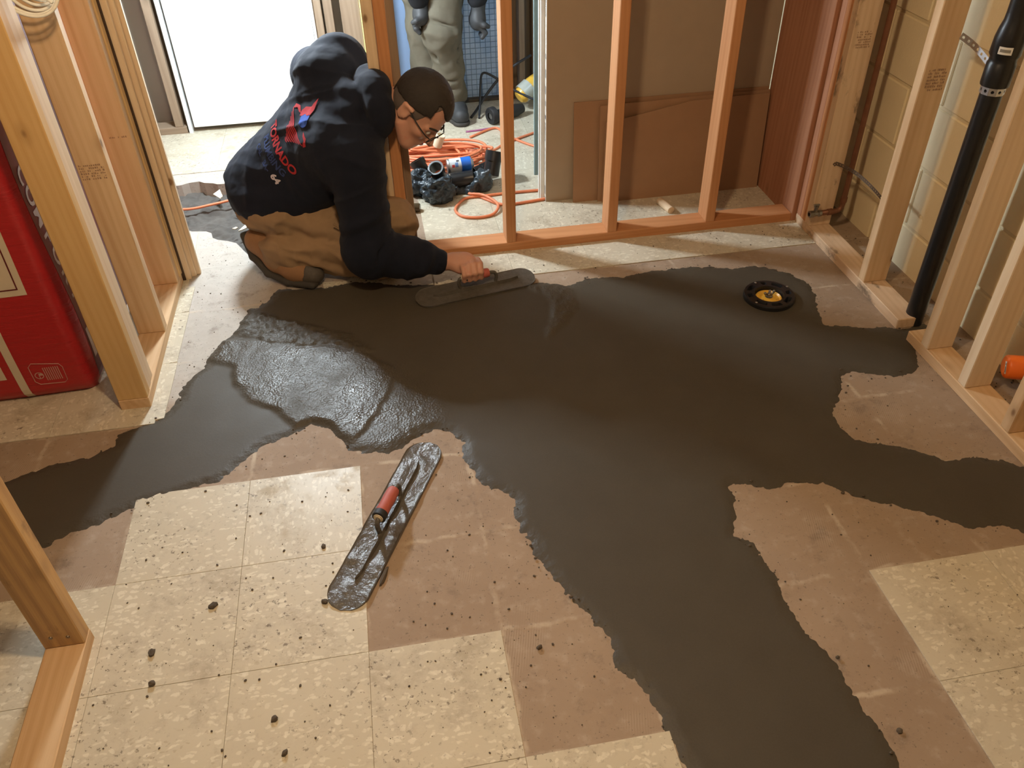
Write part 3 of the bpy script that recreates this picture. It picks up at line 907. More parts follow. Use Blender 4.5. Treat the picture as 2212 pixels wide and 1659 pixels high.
# ================================================================== PIPES ON THE RIGHT
cp = empty('copper_pipe', (1.93, 1.575, 0.1), 'thin aged copper water pipe rising in the back right corner', 'pipe')
path = [(1.925, 1.572, 2.3), (1.925, 1.572, 1.2), (1.925, 1.572, 0.14), (1.922, 1.571, 0.122), (1.912, 1.57, 0.112), (1.895, 1.569, 0.110), (1.835, 1.566, 0.110)]
tube('pipe_run', path, 0.0105, M['copper'], cp, 10)
lathe('elbow_sleeve', [(0.0106, 0), (0.0128, 0.001), (0.0128, 0.020), (0.0106, 0.021)], M['copper'], cp, 14, (1.885, 1.568, 0.110), (-1, -0.05, 0))
lathe('elbow_sleeve', [(0.0106, 0), (0.0128, 0.001), (0.0128, 0.020), (0.0106, 0.021)], M['copper'], cp, 14, (1.925, 1.572, 0.145), (0, 0, 1))
v = lathe('valve', [(0.006, 0), (0.013, 0.001), (0.014, 0.012), (0.010, 0.016), (0.012, 0.03), (0.014, 0.034), (0.014, 0.05), (0.008, 0.051)], M['brass'], cp, 8, (1.838, 1.566, 0.110), (-1, -0.03, 0), smooth=False)
lathe('valve_stem', [(0.007, 0), (0.007, 0.02), (0.010, 0.021), (0.010, 0.028), (0, 0.028)], M['brass'], v, 10, (1.812, 1.565, 0.118), (0, 0, 1), smooth=False)
bh = board('valve_handle', (1.800, 1.561, 0.144), (1.826, 1.571, 0.150), M['brass'], v)


def strap(name, pts, side, wdt, mat, label, hole=True, n=6):
    """perforated hanger strap: a ribbon with a row of real holes, built as a ladder of links"""
    P = catmull(pts, n)
    L = np.concatenate([[0], np.cumsum(np.linalg.norm(np.diff(P, axis=0), axis=1))])
    pitch = wdt * 0.95
    k = int(L[-1] / pitch)
    S = np.linspace(0, L[-1], k + 1)
    C = np.stack([np.interp(S, L, P[:, j]) for j in range(3)], 1)
    sd = np.array(side, float)
    V, F = [], []
    def quad(a, b, c, d, nv):
        i = len(V)
        V.extend([a, b, c, d, a + nv, b + nv, c + nv, d + nv])
        F.extend([(i, i + 1, i + 2, i + 3), (i + 7, i + 6, i + 5, i + 4), (i, i + 4, i + 5, i + 1), (i + 1, i + 5, i + 6, i + 2), (i + 2, i + 6, i + 7, i + 3), (i + 3, i + 7, i + 4, i)])
    for i in range(k):
        t = C[i + 1] - C[i]
        l = np.linalg.norm(t); t = t / l
        s = sd - (sd @ t) * t; s /= np.linalg.norm(s)
        nv = np.cross(t, s) * 0.0012
        w, r = wdt / 2, wdt * 0.22
        o, cc = C[i], C[i] + t * l / 2
        # frame round an octagonal hole
        ring = [cc + r * (math.cos(q) * t + math.sin(q) * s) for q in np.arange(8) * PI / 4]
        out = []
        for q in np.arange(8) * PI / 4:
            ct, st = math.cos(q), math.sin(q)
            m = max(abs(ct), abs(st))
            out.append(cc + (l / 2) * ct / m * t + w * st / m * s)
        for j in range(8):
            quad(ring[j], ring[(j + 1) % 8], out[(j + 1) % 8], out[j], nv)
    return tag(mesh(name, np.array(V), F, mat), label, 'strap')


strap('hanger_strap', [(1.862, 1.597, 0.292), (1.872, 1.592, 0.300), (1.90, 1.50, 0.300), (1.905, 1.36, 0.292), (1.90, 1.206, 0.27)], (0, 0, 1), 0.014, M['darkgalv'], 'dark perforated strap strung between two right wall studs behind the copper pipe')
strap('hanger_strap', [(1.905, 1.164, 0.885), (1.925, 1.12, 0.868), (1.936, 1.04, 0.835), (1.934, 0.985, 0.812)], (0, 0, 1), 0.020, M['galv'], 'shiny perforated strap reaching from the stud to the black drain pipe')

PX, PY = 1.896, 0.952
dp = empty('drain_pipe', (PX, PY, 0), 'tall black plastic drain pipe rising out of the fresh concrete', 'pipe')
lathe('pipe_length', [(0.0, -0.01), (0.0302, -0.01), (0.0302, 0.80), (0, 0.80)], M['abs'], dp, 32, (PX, PY, 0))
fit = lathe('fitting', [(0.0302, 0.812), (0.0375, 0.812), (0.0385, 0.818), (0.0385, 0.872), (0.036, 0.876), (0.036, 0.89), (0.041, 0.897), (0.040, 0.94), (0.036, 0.965), (0.031, 0.985), (0.030, 1.01)], M['abs'], dp, 32, (PX, PY, 0))
lathe('upper_pipe', [(0.0302, 1.0), (0.0302, 1.05), (0.036, 1.052), (0.036, 1.11), (0.0302, 1.112), (0.0302, 2.3)], M['abs'], dp, 32, (PX, PY, 0))
band = []
for k in range(21):
    t = 2 * PI * k / 20
    band.append((PX + 0.0318 * math.cos(t), PY + 0.0318 * math.sin(t), 0.80))
sb = strap('clamp_band', band[:-1] + [band[0]], (0, 0, 1), 0.021, M['galv'], None, n=3)
del sb['category']
adopt(sb, dp)
d = np.array([0.1674 - PX, -1.12 - PY]); d /= np.linalg.norm(d)
V = []
for a0 in np.linspace(-0.45, 0.40, 7):
    q = math.atan2(d[1], d[0]) + a0
    for z in (0.905, 0.925): V.append((PX + 0.0419 * math.cos(q), PY + 0.0419 * math.sin(q), z))
st = mesh('sticker', V, [(2 * i, 2 * i + 2, 2 * i + 3, 2 * i + 1) for i in range(6)], M['white_label'], fit)
V = []
for a0 in np.linspace(-0.35, 0.30, 7):
    q = math.atan2(d[1], d[0]) + a0
    for z in (0.911, 0.919): V.append((PX + 0.0422 * math.cos(q), PY + 0.0422 * math.sin(q), z))
mesh('sticker_print', V, [(2 * i, 2 * i + 2, 2 * i + 3, 2 * i + 1) for i in range(6)], M['ink_grey'], fit)

ax = Vector((0.93, -0.36, 0.02)).normalized()
c0 = Vector((1.942, 0.568, 0.092))
cpipe = empty('cleanout_pipe', (1.98, 0.55, 0.05), 'black drain stub closed by a bright orange cap beside the studs', 'pipe')
capo = lathe('orange_cap', [(0, 0), (0.028, 0.0), (0.0335, 0.003), (0.036, 0.008), (0.0365, 0.05), (0.034, 0.051)], M['orange_cap'], cpipe, 36, c0, ax)
lathe('pipe_stub', [(0.0, 0.03), (0.030, 0.03), (0.030, 0.085), (0.036, 0.086), (0.036, 0.16), (0, 0.16)], M['abs'], cpipe, 32, c0, ax)
lathe('riser', [(0.0, 0.0), (0.032, 0.0), (0.032, 0.10), (0.0, 0.10)], M['abs'], cpipe, 24, c0 + ax * 0.125 - Vector((0, 0, 0.092)))
sx = ax.cross(Vector((0, 0, 1))).normalized(); sz = sx.cross(ax)
rr_, uu_ = (sx * -0.55 + sz * 0.83), (sx * -0.83 - sz * 0.55)
quads('cap_sticker', [(-0.019, -0.006, 0.019, 0.006)], c0 - ax * 0.0006 + sx * 0.012 + sz * 0.004, rr_, uu_, M['white_label'], capo)
quads('cap_print', [(-0.014, -0.002, 0.004, 0.003), (0.008, -0.004, 0.015, 0.004)], c0 - ax * 0.0010 + sx * 0.012 + sz * 0.004, rr_, uu_, M['ink_grey'], capo)

# ================================================================== TOILET FLANGE
FX, FY, FZ = 1.474, 1.185, 0.006
fl = empty('toilet_flange', (FX, FY, FZ), 'round black toilet flange with yellow test plug set in the wet concrete', 'flange')
radii = [0.047, 0.050, 0.0515, 0.056, 0.060, 0.066, 0.070, 0.074, 0.0790, 0.0875, 0.0895, 0.0895]
NS = 96
V, F = [], []
slots = [(10, 38), (58, 70), (100, 128), (150, 162), (190, 218), (236, 262), (280, 308), (328, 344)]
for k in range(NS):
    a = 360 * k / NS
    ins = any(s0 <= a <= s1 for s0, s1 in slots)
    for i, r in enumerate(radii):
        z = 0.018
        if i == 0: z = -0.02
        elif i == 1: z = 0.012
        elif i in (5, 6, 7) and ins: z = 0.004
        elif i == 10: z = 0.013
        elif i == 11: z = -0.01
        t = math.radians(a + 20)
        V.append((FX + r * math.cos(t), FY + r * math.sin(t), FZ + z))
nr = len(radii)
for k in range(NS):
    l = (k + 1) % NS
    for i in range(nr - 1): F.append((k * nr + i, k * nr + i + 1, l * nr + i + 1, l * nr + i))
ring = mesh('flange_ring', V, F, M['abs'], fl)
plug = lathe('test_plug', [(0.046, -0.02), (0.046, 0.004), (0.043, 0.006), (0.040, 0.002), (0.038, 0.0), (0.026, 0.002), (0.018, 0.006), (0, 0.007)], M['yellow'], fl, 40, (FX, FY, FZ))
for k in range(6):
    t = k * PI / 3 + 0.3
    box('plug_rib', (FX + 0.027 * math.cos(t) - 0.004, FY + 0.027 * math.sin(t) - 0.004, FZ), (FX + 0.027 * math.cos(t) + 0.004, FY + 0.027 * math.sin(t) + 0.004, FZ + 0.005), M['yellow'], plug, 0.0015)
lathe('plug_bolt', [(0.0045, 0.0), (0.0045, 0.030), (0.003, 0.033), (0, 0.033)], M['galv'], fl, 12, (FX, FY, FZ))
nut = lathe('wing_nut', [(0.0045, 0.007), (0.014, 0.007), (0.013, 0.010), (0.008, 0.013), (0.008, 0.018), (0.0045, 0.018)], M['brass'], fl, 14, (FX, FY, FZ))
for s in (-1, 1):
    tube('wing', catmull([(FX + s * 0.007, FY, FZ + 0.013), (FX + s * 0.016, FY + s * .003, FZ + 0.020), (FX + s * 0.020, FY + s * .004, FZ + 0.028)], 4), [0.004] * 4 + [0.005] * 4 + [0.003], M['brass'], nut, 8)
for sx_, sy_ in ((0.08, 0.03), (-0.068, -0.045), (-0.02, 0.078)):
    lathe('flange_screw', [(0.003, 0.018), (0.0045, 0.0195), (0, 0.0215)], M['galv'], fl, 10, (FX + sx_, FY + sy_, FZ))

# ================================================================== CONCRETE FLOATS
def muck():
    m, nt, bs = nmat('concrete_smeared_steel')
    v = coords(nt, shift=False)
    n = nz(nt, v, 45, 5, 0.65)
    c = mix(nt, n, (0.06, 0.052, 0.043), (0.13, 0.118, 0.10))
    nt.links.new(c, bs.inputs['Base Color'])
    nt.links.new(math_(nt, 'ADD', 0.08, math_(nt, 'MULTIPLY', nz(nt, v, 18, 3), 0.25)), bs.inputs['Roughness'])
    bump(nt, bs, math_(nt, 'ADD', nz(nt, v, 120, 4, 0.6), math_(nt, 'MULTIPLY', nz(nt, v, 32, 3), 1.5)), 0.6, 0.0035)
    return m


M['muck'] = muck()


def make_float(loc, rz, tilt, label, L=0.60, Wd=0.105, bare=False):
    e = empty('concrete_float', loc, label, 'float', 'steel pool trowels')
    e.rotation_euler = (tilt[0], tilt[1], rz)
    B = e.matrix_basis
    def put(o):
        o.matrix_basis = B @ o.matrix_basis
        return adopt(o, e)
    # blade: stadium outline, dished, with smears standing proud
    nu, nv = 90, 18
    V, F = [], []
    for i in range(nu + 1):
        x = -L / 2 + L * i / nu
        c = max(0.0, abs(x) - (L / 2 - Wd / 2))
        hw = math.sqrt(max(0, (Wd / 2) ** 2 - c * c)) if c > 0 else Wd / 2
        hw = max(hw, 0.0008)
        for j in range(nv + 1):
            t = j / nv * 2 - 1
            V.append((x, t * hw, 0.0))
    P = np.array(V)
    inside = np.ones(len(P))
    sm = np.clip(vnoise(P[:, :2], 22, 41 + int(rz * 10), 4, 0.6) + 0.35, 0, 1)
    zt = 0.0022 + (0.0005 if bare else 0.0062) * sm * inside + 0.0015 * (2 * P[:, 1] / Wd) ** 2
    n1 = len(V)
    VV = [(x, y, z) for (x, y, _), z in zip(V, zt)] + [(x, y, 0.0) for x, y, _ in V]
    def id_(i, j): return i * (nv + 1) + j
    for i in range(nu):
        for j in range(nv):
            q = (id_(i, j), id_(i + 1, j), id_(i + 1, j + 1), id_(i, j + 1))
            F.append(q); F.append(tuple(n1 + k for k in reversed(q)))
        for j in (0, nv):
            q = (id_(i, j), id_(i + 1, j), n1 + id_(i + 1, j), n1 + id_(i, j))
            F.append(q if j == 0 else tuple(reversed(q)))
    put(mesh('blade', VV, F, M['muck'], None, True))
    # mounting bar, pointed at both ends
    bl = L * 0.36
    prof = [(-bl, 0.0), (-bl + 0.03, 0.010), (bl - 0.03, 0.010), (bl, 0.0), (bl - 0.03, -0.010), (-bl + 0.03, -0.010)]
    n = len(prof)
    VV = [(x, y, 0.001) for x, y in prof] + [(x * 0.985, y * 0.55, 0.015) for x, y in prof]
    FF = [tuple(range(n - 1, -1, -1)), tuple(range(n, 2 * n))] + [(i, (i + 1) % n, n + (i + 1) % n, n + i) for i in range(n)]
    put(mesh('mounting_bar', VV, FF, M['muck']))
    put(tube('shank', catmull([(0.075, 0, 0.012), (0.078, 0, 0.035), (0.070, 0, 0.055), (0.050, 0, 0.060), (0.02, 0, 0.060)], 6), 0.0065, M['muck'], None, 10))
    put(tube('shank', catmull([(-0.060, 0, 0.012), (-0.066, 0, 0.035), (-0.064, 0, 0.055), (-0.055, 0, 0.060)], 6), 0.0065, M['muck'], None, 10))
    put(lathe('grip', [(0, 0.0), (0.0145, 0.0), (0.0165, 0.006), (0.0175, 0.03), (0.0165, 0.055), (0.0175, 0.078), (0.0165, 0.083)], M['grip'], None, 24, (0.048, 0, 0.061), (-1, 0, 0)))
    put(lathe('collar', [(0.0166, 0.083), (0.0185, 0.084), (0.0185, 0.101), (0.015, 0.103), (0.013, 0.103)], M['black'], None, 24, (0.048, 0, 0.061), (-1, 0, 0)))
    put(lathe('end_cap', [(0.0135, 0.102), (0.0125, 0.105), (0.009, 0.1045), (0.008, 0.106), (0, 0.106)], M['cream'], None, 20, (0.048, 0, 0.061), (-1, 0, 0)))
    return e


make_float((0.070, 0.393, 0.0036), math.atan2(0.53, 0.262), (0, 0, 0), 'smeared steel concrete float with red grip lying on the tiles')
make_float((0.452, 1.452, 0.016), math.atan2(0.075, 0.40), (0.16, 0, 0), 'dark concrete float held flat under the kneeling man\'s hand', 0.46, 0.105, True)

# ================================================================== INSULATION BAG
BY, BX0, BX1, BH = 1.10, -1.42, -0.805, 1.25


def bagskin():
    m, nt, bs = nmat('red_shrink_plastic')
    v = coords(nt, shift=False)
    c = mix(nt, nz(nt, v, 5, 3), (0.36, 0.012, 0.016), (0.46, 0.022, 0.024))
    nt.links.new(c, bs.inputs['Base Color'])
    bs.inputs['Roughness'].default_value = 0.36
    wr = nz(nt, nd(nt, 'ShaderNodeMapping', {0: v, 3: (5, 5, 55)}).outputs[0], 1.0, 4, 0.6, dist=0.8)
    bump(nt, bs, wr, 0.55, 0.006)
    return m


M['bag'] = bagskin()
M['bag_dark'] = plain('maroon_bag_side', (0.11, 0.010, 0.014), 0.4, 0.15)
M['bag_cream'] = plain('cream_bag_print', (0.62, 0.53, 0.40), 0.45, 0.06)
M['bag_pink'] = plain('pale_bag_print', (0.55, 0.33, 0.28), 0.5, 0.05)
M['bag_grey'] = plain('grey_bag_print', (0.46, 0.39, 0.38), 0.5, 0.05)


def bag_front(x, z):
    u = (x - BX0) / (BX1 - BX0) * 2 - 1
    e = max(0.0, abs(u) - 0.86) / 0.14
    y = BY + 0.035 * e ** 2.2 + 0.012 * (1 - math.cos(u * 1.4)) - 0.008 * math.sin(z * 7)
    if z < 0.05: y += 0.03 * ((0.05 - z) / 0.05) ** 2
    return y


def bag_side(y, z):
    return BX1 + 0.006 * math.sin(z * 8 + y * 5) - (0.02 * ((0.05 - z) / 0.05) ** 2 if z < 0.05 else 0)


bag = empty('insulation_bag', (-1.1, 1.35, 0), 'tall red plastic insulation bag standing behind the left studs', 'bag')
V, F = [], []
zs = np.concatenate([[0.002, 0.008, 0.02, 0.035], np.linspace(0.05, BH, 60)])
xs = np.concatenate([np.linspace(BX0, BX1 - 0.05, 18), np.linspace(BX1 - 0.045, BX1 - 0.012, 8)])
ysd = np.concatenate([[bag_front(BX1 - 0.006, 0.4) + 0.004], np.linspace(BY + 0.075, 1.62, 8)])
for z in zs:
    for x in xs: V.append((x, bag_front(x, z), z))
    for y in ysd: V.append((bag_side(y, z), y + (bag_front(BX1 - 0.006, z) - bag_front(BX1 - 0.006, 0.4) if y < BY + 0.07 else 0), z))
    for x in np.linspace(BX1 - 0.05, BX0, 6): V.append((x, 1.65, z))
nrow = len(xs) + len(ysd) + 6
for i in range(len(zs) - 1):
    for j in range(nrow):
        l = (j + 1) % nrow
        F.append((i * nrow + j, i * nrow + l, (i + 1) * nrow + l, (i + 1) * nrow + j))
F.append(tuple(reversed(range(nrow))))
F.append(tuple((len(zs) - 1) * nrow + j for j in range(nrow)))
body = mesh('bag_skin', V, F, M['bag'], bag, True)


def bag_print(name, rects, mat, side=False, off=0.0012):
    V, F = [], []
    for x0, z0, x1, z1 in rects:
        nx, nzz = max(1, int(abs(x1 - x0) / 0.02)), max(1, int(abs(z1 - z0) / 0.02))
        k = len(V)
        for i in range(nx + 1):
            for j in range(nzz + 1):
                x, z = x0 + (x1 - x0) * i / nx, z0 + (z1 - z0) * j / nzz
                V.append((bag_side(x, z) + off, x, z) if side else (x, bag_front(x, z) - off, z))
        for i in range(nx):
            for j in range(nzz):
                a = k + i * (nzz + 1) + j
                F.append((a, a + nzz + 1, a + nzz + 2, a + 1))
    return mesh(name, V, F, mat, body)


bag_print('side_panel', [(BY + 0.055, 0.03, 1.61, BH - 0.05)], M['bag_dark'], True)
bag_print('label_panel', [(-1.30, 0.383, -0.884, 0.80)], M['bag_cream'])
bag_print('label_border', [(-1.29, 0.402, -0.902, 0.406), (-0.906, 0.406, -0.902, 0.80)], M['bag_dark'], off=0.0020)
bag_print('print_stripe', [(-1.022, 0.012, -0.998, 0.36)], M['bag_cream'], off=0.0016)
bag_print('print_stripe', [(-1.36, 0.30, -1.022, 0.325)], M['bag_cream'], off=0.0016)
bag_print('print_letter', [(-1.075, 0.10, -1.045, 0.20)], M['bag_cream'], off=0.0016)
# recycling box: rounded outline, disc and small lines
oc = [(-0.972, 0.078), (-0.972, 0.135), (-0.960, 0.148), (-0.885, 0.135), (-0.878, 0.122), (-0.880, 0.072), (-0.890, 0.062), (-0.960, 0.066)]
V, F = tube_data([(x, bag_front(x, z) - 0.0008, z) for x, z in oc], 0.0011, 5, True)
mesh('box_outline', V, F, M['bag_pink'], body, True)
V, F = [], []
for k in range(24):
    t = 2 * PI * k / 24
    for r in (0.0105, 0.013):
        x, z = -0.952 + r * math.cos(t), 0.100 + r * math.sin(t)
        V.append((x, bag_front(x, z) - 0.0015, z))
F = [(2 * k, 2 * k + 1, 2 * ((k + 1) % 24) + 1, 2 * ((k + 1) % 24)) for k in range(24)]
mesh('round_mark', V, F, M['bag_pink'], body)
bag_print('round_mark', [(-0.953, 0.0995, -0.941, 0.108), (-0.9535, 0.088, -0.951, 0.100)], M['bag_pink'], off=0.0015)
bag_print('fine_print', [(-0.935 + 0.006 * k, 0.078, -0.9325 + 0.006 * k, 0.128) for k in range(8)], M['bag_pink'], off=0.0015)
# grey lettering running down the side
for ch, z in zip('COMFORT', np.linspace(0.70, 0.32, 7)):
    Vt, Ft = text_mesh(ch, 0.075, 0.002)
    mesh('side_letter', [(bag_side(1.200, z - x) + 0.0025, 1.200 + y, z - x) for x, y in Vt], Ft, M['bag_grey'], body)
bag_print('side_mark', [(1.165, 0.10, 1.24, 0.205)], M['bag_grey'], True, 0.0025)

# ================================================================== WHITE CABLE
cw = empty('cable_loops', (-0.64, 1.28, 1.08), 'loops of white electrical cable hung between the left studs', 'cable')
for k in range(5):
    pts = []
    for t in np.linspace(0, 2 * PI, 16, endpoint=False):
        pts.append((-0.648 + 0.004 * k + (0.074 - 0.004 * k) * math.cos(t), 1.265 + 0.012 * k + 0.02 * math.sin(t + k), 1.150 + 0.006 * k + (0.062 + 0.003 * k) * math.sin(t) + 0.006 * math.sin(2 * t + k)))
    tube('cable_turn', catmull(pts, 5, True), 0.0042, M['cable_white'], cw, 8, True)
tube('cable_tail', catmull([(-0.60, 1.27, 1.11), (-0.655, 1.30, 1.16), (-0.68, 1.33, 1.28), (-0.68, 1.33, 1.6), (-0.68, 1.33, 2.3)], 6), 0.0042, M['cable_white'], cw, 8)

# ================================================================== SURFACE MODELLER (smooth unions of tapered limbs)
def surf(f, lo, hi, h, B=12):
    lo = np.array(lo, float); hi = np.array(hi, float)
    nb = np.ceil((hi - lo) / (h * B)).astype(int)
    n = nb * B
    G = np.full(tuple(n), 1.0, np.float32)
    ii = np.stack(np.meshgrid(*[np.arange(k) for k in nb], indexing='ij'), -1).reshape(-1, 3)
    cen = lo + (ii + 0.5) * B * h
    dc = f(cen)
    rad = B * h * 0.87 * 1.35 + 0.015
    loc = np.stack(np.meshgrid(*[np.arange(B)] * 3, indexing='ij'), -1).reshape(-1, 3)
    act = np.abs(dc) < rad
    for b in ii[(dc < 0) & ~act]:
        G[b[0] * B:(b[0] + 1) * B, b[1] * B:(b[1] + 1) * B, b[2] * B:(b[2] + 1) * B] = -1.0
    A = ii[act]
    for s in range(0, len(A), 300):
        blk_ = A[s:s + 300]
        idx = (blk_[:, None, :] * B + loc[None]).reshape(-1, 3)
        G[idx[:, 0], idx[:, 1], idx[:, 2]] = f(lo + idx * h)
    ins = G < 0
    c = [slice(None, -1), slice(1, None)]
    cnt = sum(ins[c[a], c[b], c[d]].astype(np.int8) for a in (0, 1) for b in (0, 1) for d in (0, 1))
    mixd = (cnt > 0) & (cnt < 8)
    ci = np.argwhere(mixd)
    acc = np.zeros((len(ci), 3)); num = np.zeros(len(ci))
    cor = [(a, b, d) for a in (0, 1) for b in (0, 1) for d in (0, 1)]
    val = {k: G[ci[:, 0] + k[0], ci[:, 1] + k[1], ci[:, 2] + k[2]] for k in cor}
    for a in cor:
        for ax_ in range(3):
            if a[ax_]: continue
            b = list(a); b[ax_] = 1; b = tuple(b)
            va, vb = val[a], val[b]
            m = (va < 0) != (vb < 0)
            t = np.where(m, va / np.where(m, va - vb, 1), 0)
            p = np.array(a, float)[None] + t[:, None] * (np.array(b) - np.array(a))[None]
            acc[m] += p[m]; num[m] += 1
    Vx = lo + (ci + acc / num[:, None]) * h
    vid = np.full(mixd.shape, -1, np.int64)
    vid[ci[:, 0], ci[:, 1], ci[:, 2]] = np.arange(len(ci))
    Q = []
    for ax_ in range(3):
        s0 = [slice(None)] * 3; s1 = [slice(None)] * 3
        s0[ax_] = slice(None, -1); s1[ax_] = slice(1, None)
        a_, b_ = ins[tuple(s0)], ins[tuple(s1)]
        e = np.argwhere(a_ != b_)
        u, v = [k for k in range(3) if k != ax_]
        ok = (e[:, u] > 0) & (e[:, v] > 0) & (e[:, u] < mixd.shape[u]) & (e[:, v] < mixd.shape[v]) & (e[:, ax_] < mixd.shape[ax_])
        e = e[ok]
        def at(du, dv):
            k = e.copy(); k[:, u] -= du; k[:, v] -= dv
            return vid[k[:, 0], k[:, 1], k[:, 2]]
        q = np.stack([at(1, 1), at(0, 1), at(0, 0), at(1, 0)], 1)
        flip = a_[e[:, 0], e[:, 1], e[:, 2]]
        if ax_ == 1: flip = ~flip
        q[~flip] = q[~flip][:, ::-1]
        Q.append(q)
    Q = np.vstack(Q)
    return Vx, Q[(Q >= 0).all(1)]


def limb(P, a, b, ra, rb):
    a, b = np.array(a, float), np.array(b, float)
    ab = b - a
    t = np.clip((P - a) @ ab / (ab @ ab), 0, 1)
    return np.linalg.norm(P - a - t[:, None] * ab, axis=1) - (ra + (rb - ra) * t)


def ell(P, c, r, R=None):
    q = P - np.array(c, float)
    if R is not None: q = q @ R
    r = np.array(r, float)
    k0 = np.linalg.norm(q / r, axis=1)
    k1 = np.linalg.norm(q / (r * r), axis=1)
    return k0 * (k0 - 1.0) / np.maximum(k1, 1e-6)


def su(a, b, k):
    h = np.clip(0.5 + 0.5 * (b - a) / k, 0, 1)
    return b + (a - b) * h - k * h * (1 - h)


def sub(a, b, k):
    return -su(-a, b, k)


def chain(P, pts, rad, k=0.02):
    d = None
    for i in range(len(pts) - 1):
        l = limb(P, pts[i], pts[i + 1], rad[i], rad[i + 1])
        d = l if d is None else su(d, l, k)
    return d


def frame(f, u):
    f = np.array(f, float); f /= np.linalg.norm(f)
    u = np.array(u, float); u -= (u @ f) * f; u /= np.linalg.norm(u)
    r = np.cross(f, u)
    return f, u, r


def sdf_obj(name, f, lo, hi, h, mat, parent, disp=None):
    V, Q = surf(f, lo, hi, h)
    if disp is not None:      # cloth folds: push the surface along its normals
        fn = np.cross(V[Q[:, 2]] - V[Q[:, 0]], V[Q[:, 3]] - V[Q[:, 1]])
        N = np.zeros_like(V)
        for k in range(4): np.add.at(N, Q[:, k], fn)
        N /= np.linalg.norm(N, axis=1)[:, None] + 1e-12
        V = V + N * disp(V)[:, None]
    return mesh(name, V, Q, mat, parent, True)


# ================================================================== THE BACK ROOM FLOOR
def cord(name, pts, r, mat, label, n=7, z0=None):
    P = catmull(pts, n)
    return tag(tube(name, P, r, mat, None, 8), label, 'cord')


CR = 0.0062
pts = []
rr = random.Random(11)
for k in range(150):
    t = k / 12 * 2 * PI
    turn = k / 12
    cx = 0.43 + 0.05 * math.sin(turn * 1.7)
    cy = 2.60 + 0.025 * math.cos(turn * 2.3)
    rx, ry = 0.20 + 0.045 * math.sin(turn * 2.9 + 1), 0.085 + 0.04 * math.sin(turn * 1.3)
    pts.append((cx + rx * math.cos(t), cy + ry * math.sin(t), 0.011 + 0.0048 * turn * (0.45 + 0.55 * abs(math.sin(turn * 0.9))) + 0.006 * rr.random()))
pts += [(0.66, 2.66, 0.012), (0.78, 2.745, 0.0098), (0.92, 2.83, 0.0098), (1.05, 2.90, 0.0098)]
cord('extension_cord', pts, CR, M['orange_cord'], 'long orange extension cord heaped in loops on the back room floor')
pts = []
for k in range(46):
    t = k / 9 * 2 * PI + 1
    pts.append((0.30 + 0.07 * math.sin(k * 1.9) + 0.03 * math.cos(t), 2.42 + 0.07 * math.sin(t), 0.010 + 0.0022 * k * 0.5 + 0.004 * rr.random()))
cord('extension_cord', pts, CR, M['orange_cord'], 'tight bunch of orange cord beside the first stud')
cord('extension_cord', [(0.95, 2.20, 0.0098), (0.72, 2.205, 0.0098), (0.60, 2.20, 0.0098), (0.515, 2.195, 0.0098), (0.475, 2.15, 0.0098), (0.452, 2.09, 0.0098), (0.475, 2.03, 0.0098), (0.54, 2.005, 0.0098), (0.605, 2.02, 0.011), (0.635, 2.07, 0.020), (0.622, 2.13, 0.0205), (0.58, 2.185, 0.0235), (0.53, 2.215, 0.018), (0.55, 2.23, 0.0105), (0.60, 2.16, 0.0100), (0.66, 2.10, 0.0098), (0.75, 2.10, 0.0098), (0.95, 2.13, 0.0098)], CR, M['orange_cord'], 'single open loop of orange cord in front of the plastic bag')
cord('extension_cord', [(0.62, 2.86, 0.0098), (0.76, 2.95, 0.0098), (0.80, 2.85, 0.0098), (0.88, 2.72, 0.0098), (0.97, 2.62, 0.0098)], CR, M['orange_cord'], 'orange cord running right beyond the coiled heap')
cord('extension_cord', [(-1.1, 2.45, 0.02), (-0.90, 2.435, -0.004), (-0.72, 2.42, -0.024), (-0.60, 2.435, -0.020), (-0.49, 2.46, -0.012), (-0.36, 2.50, 0.006), (-0.10, 2.62, 0.0098), (0.12, 2.66, 0.0098), (0.27, 2.63, 0.012)], CR, M['orange_cord'], 'orange cord crossing the dirt trench behind the man')
cord('black_cable', [(0.70, 3.10, 0.008), (0.715, 3.16, 0.05), (0.73, 3.22, 0.13), (0.745, 3.24, 0.19), (0.79, 3.22, 0.185), (0.90, 3.16, 0.12), (1.00, 3.1, 0.08)], 0.006, M['cable_black'], 'black cable arching over in front of the mosaic')
cord('black_cable', [(0.66, 3.12, 0.008), (0.70, 3.17, 0.03), (0.78, 3.22, 0.11), (0.87, 3.22, 0.20), (1.0, 3.2, 0.28)], 0.007, M['cable_black'], 'thick black cable sloping up to the right past the mosaic')
cord('purple_strap', [(0.61, 2.94, 0.006), (0.68, 2.945, 0.007), (0.75, 2.96, 0.006)], 0.0055, M['purple'], 'short purple cord end lying beside the orange cord')['category'] = 'cord'
cy_ = lathe('plastic_sleeve', [(0.0, 0.0), (0.021, 0.0), (0.022, 0.01), (0.022, 0.058), (0.019, 0.060), (0.018, 0.05), (0, 0.05)], M['cream'], None, 20, (0.435, 2.63, 0.074), (0.35, -0.1, 0.9))
tag(cy_, 'small cream plastic sleeve lying on the orange cord heap', 'sleeve')
bo = lathe('bottle', [(0, 0), (0.016, 0.0), (0.018, 0.004), (0.018, 0.05), (0.010, 0.058), (0.010, 0.07), (0, 0.07)], plain('dark_amber_plastic', (0.07, 0.045, 0.02), 0.3), None, 18, (0.305, 2.13, 0.0185), (-1, 0.25, 0))
tag(bo, 'small dark brown bottle lying behind the first stud', 'bottle')


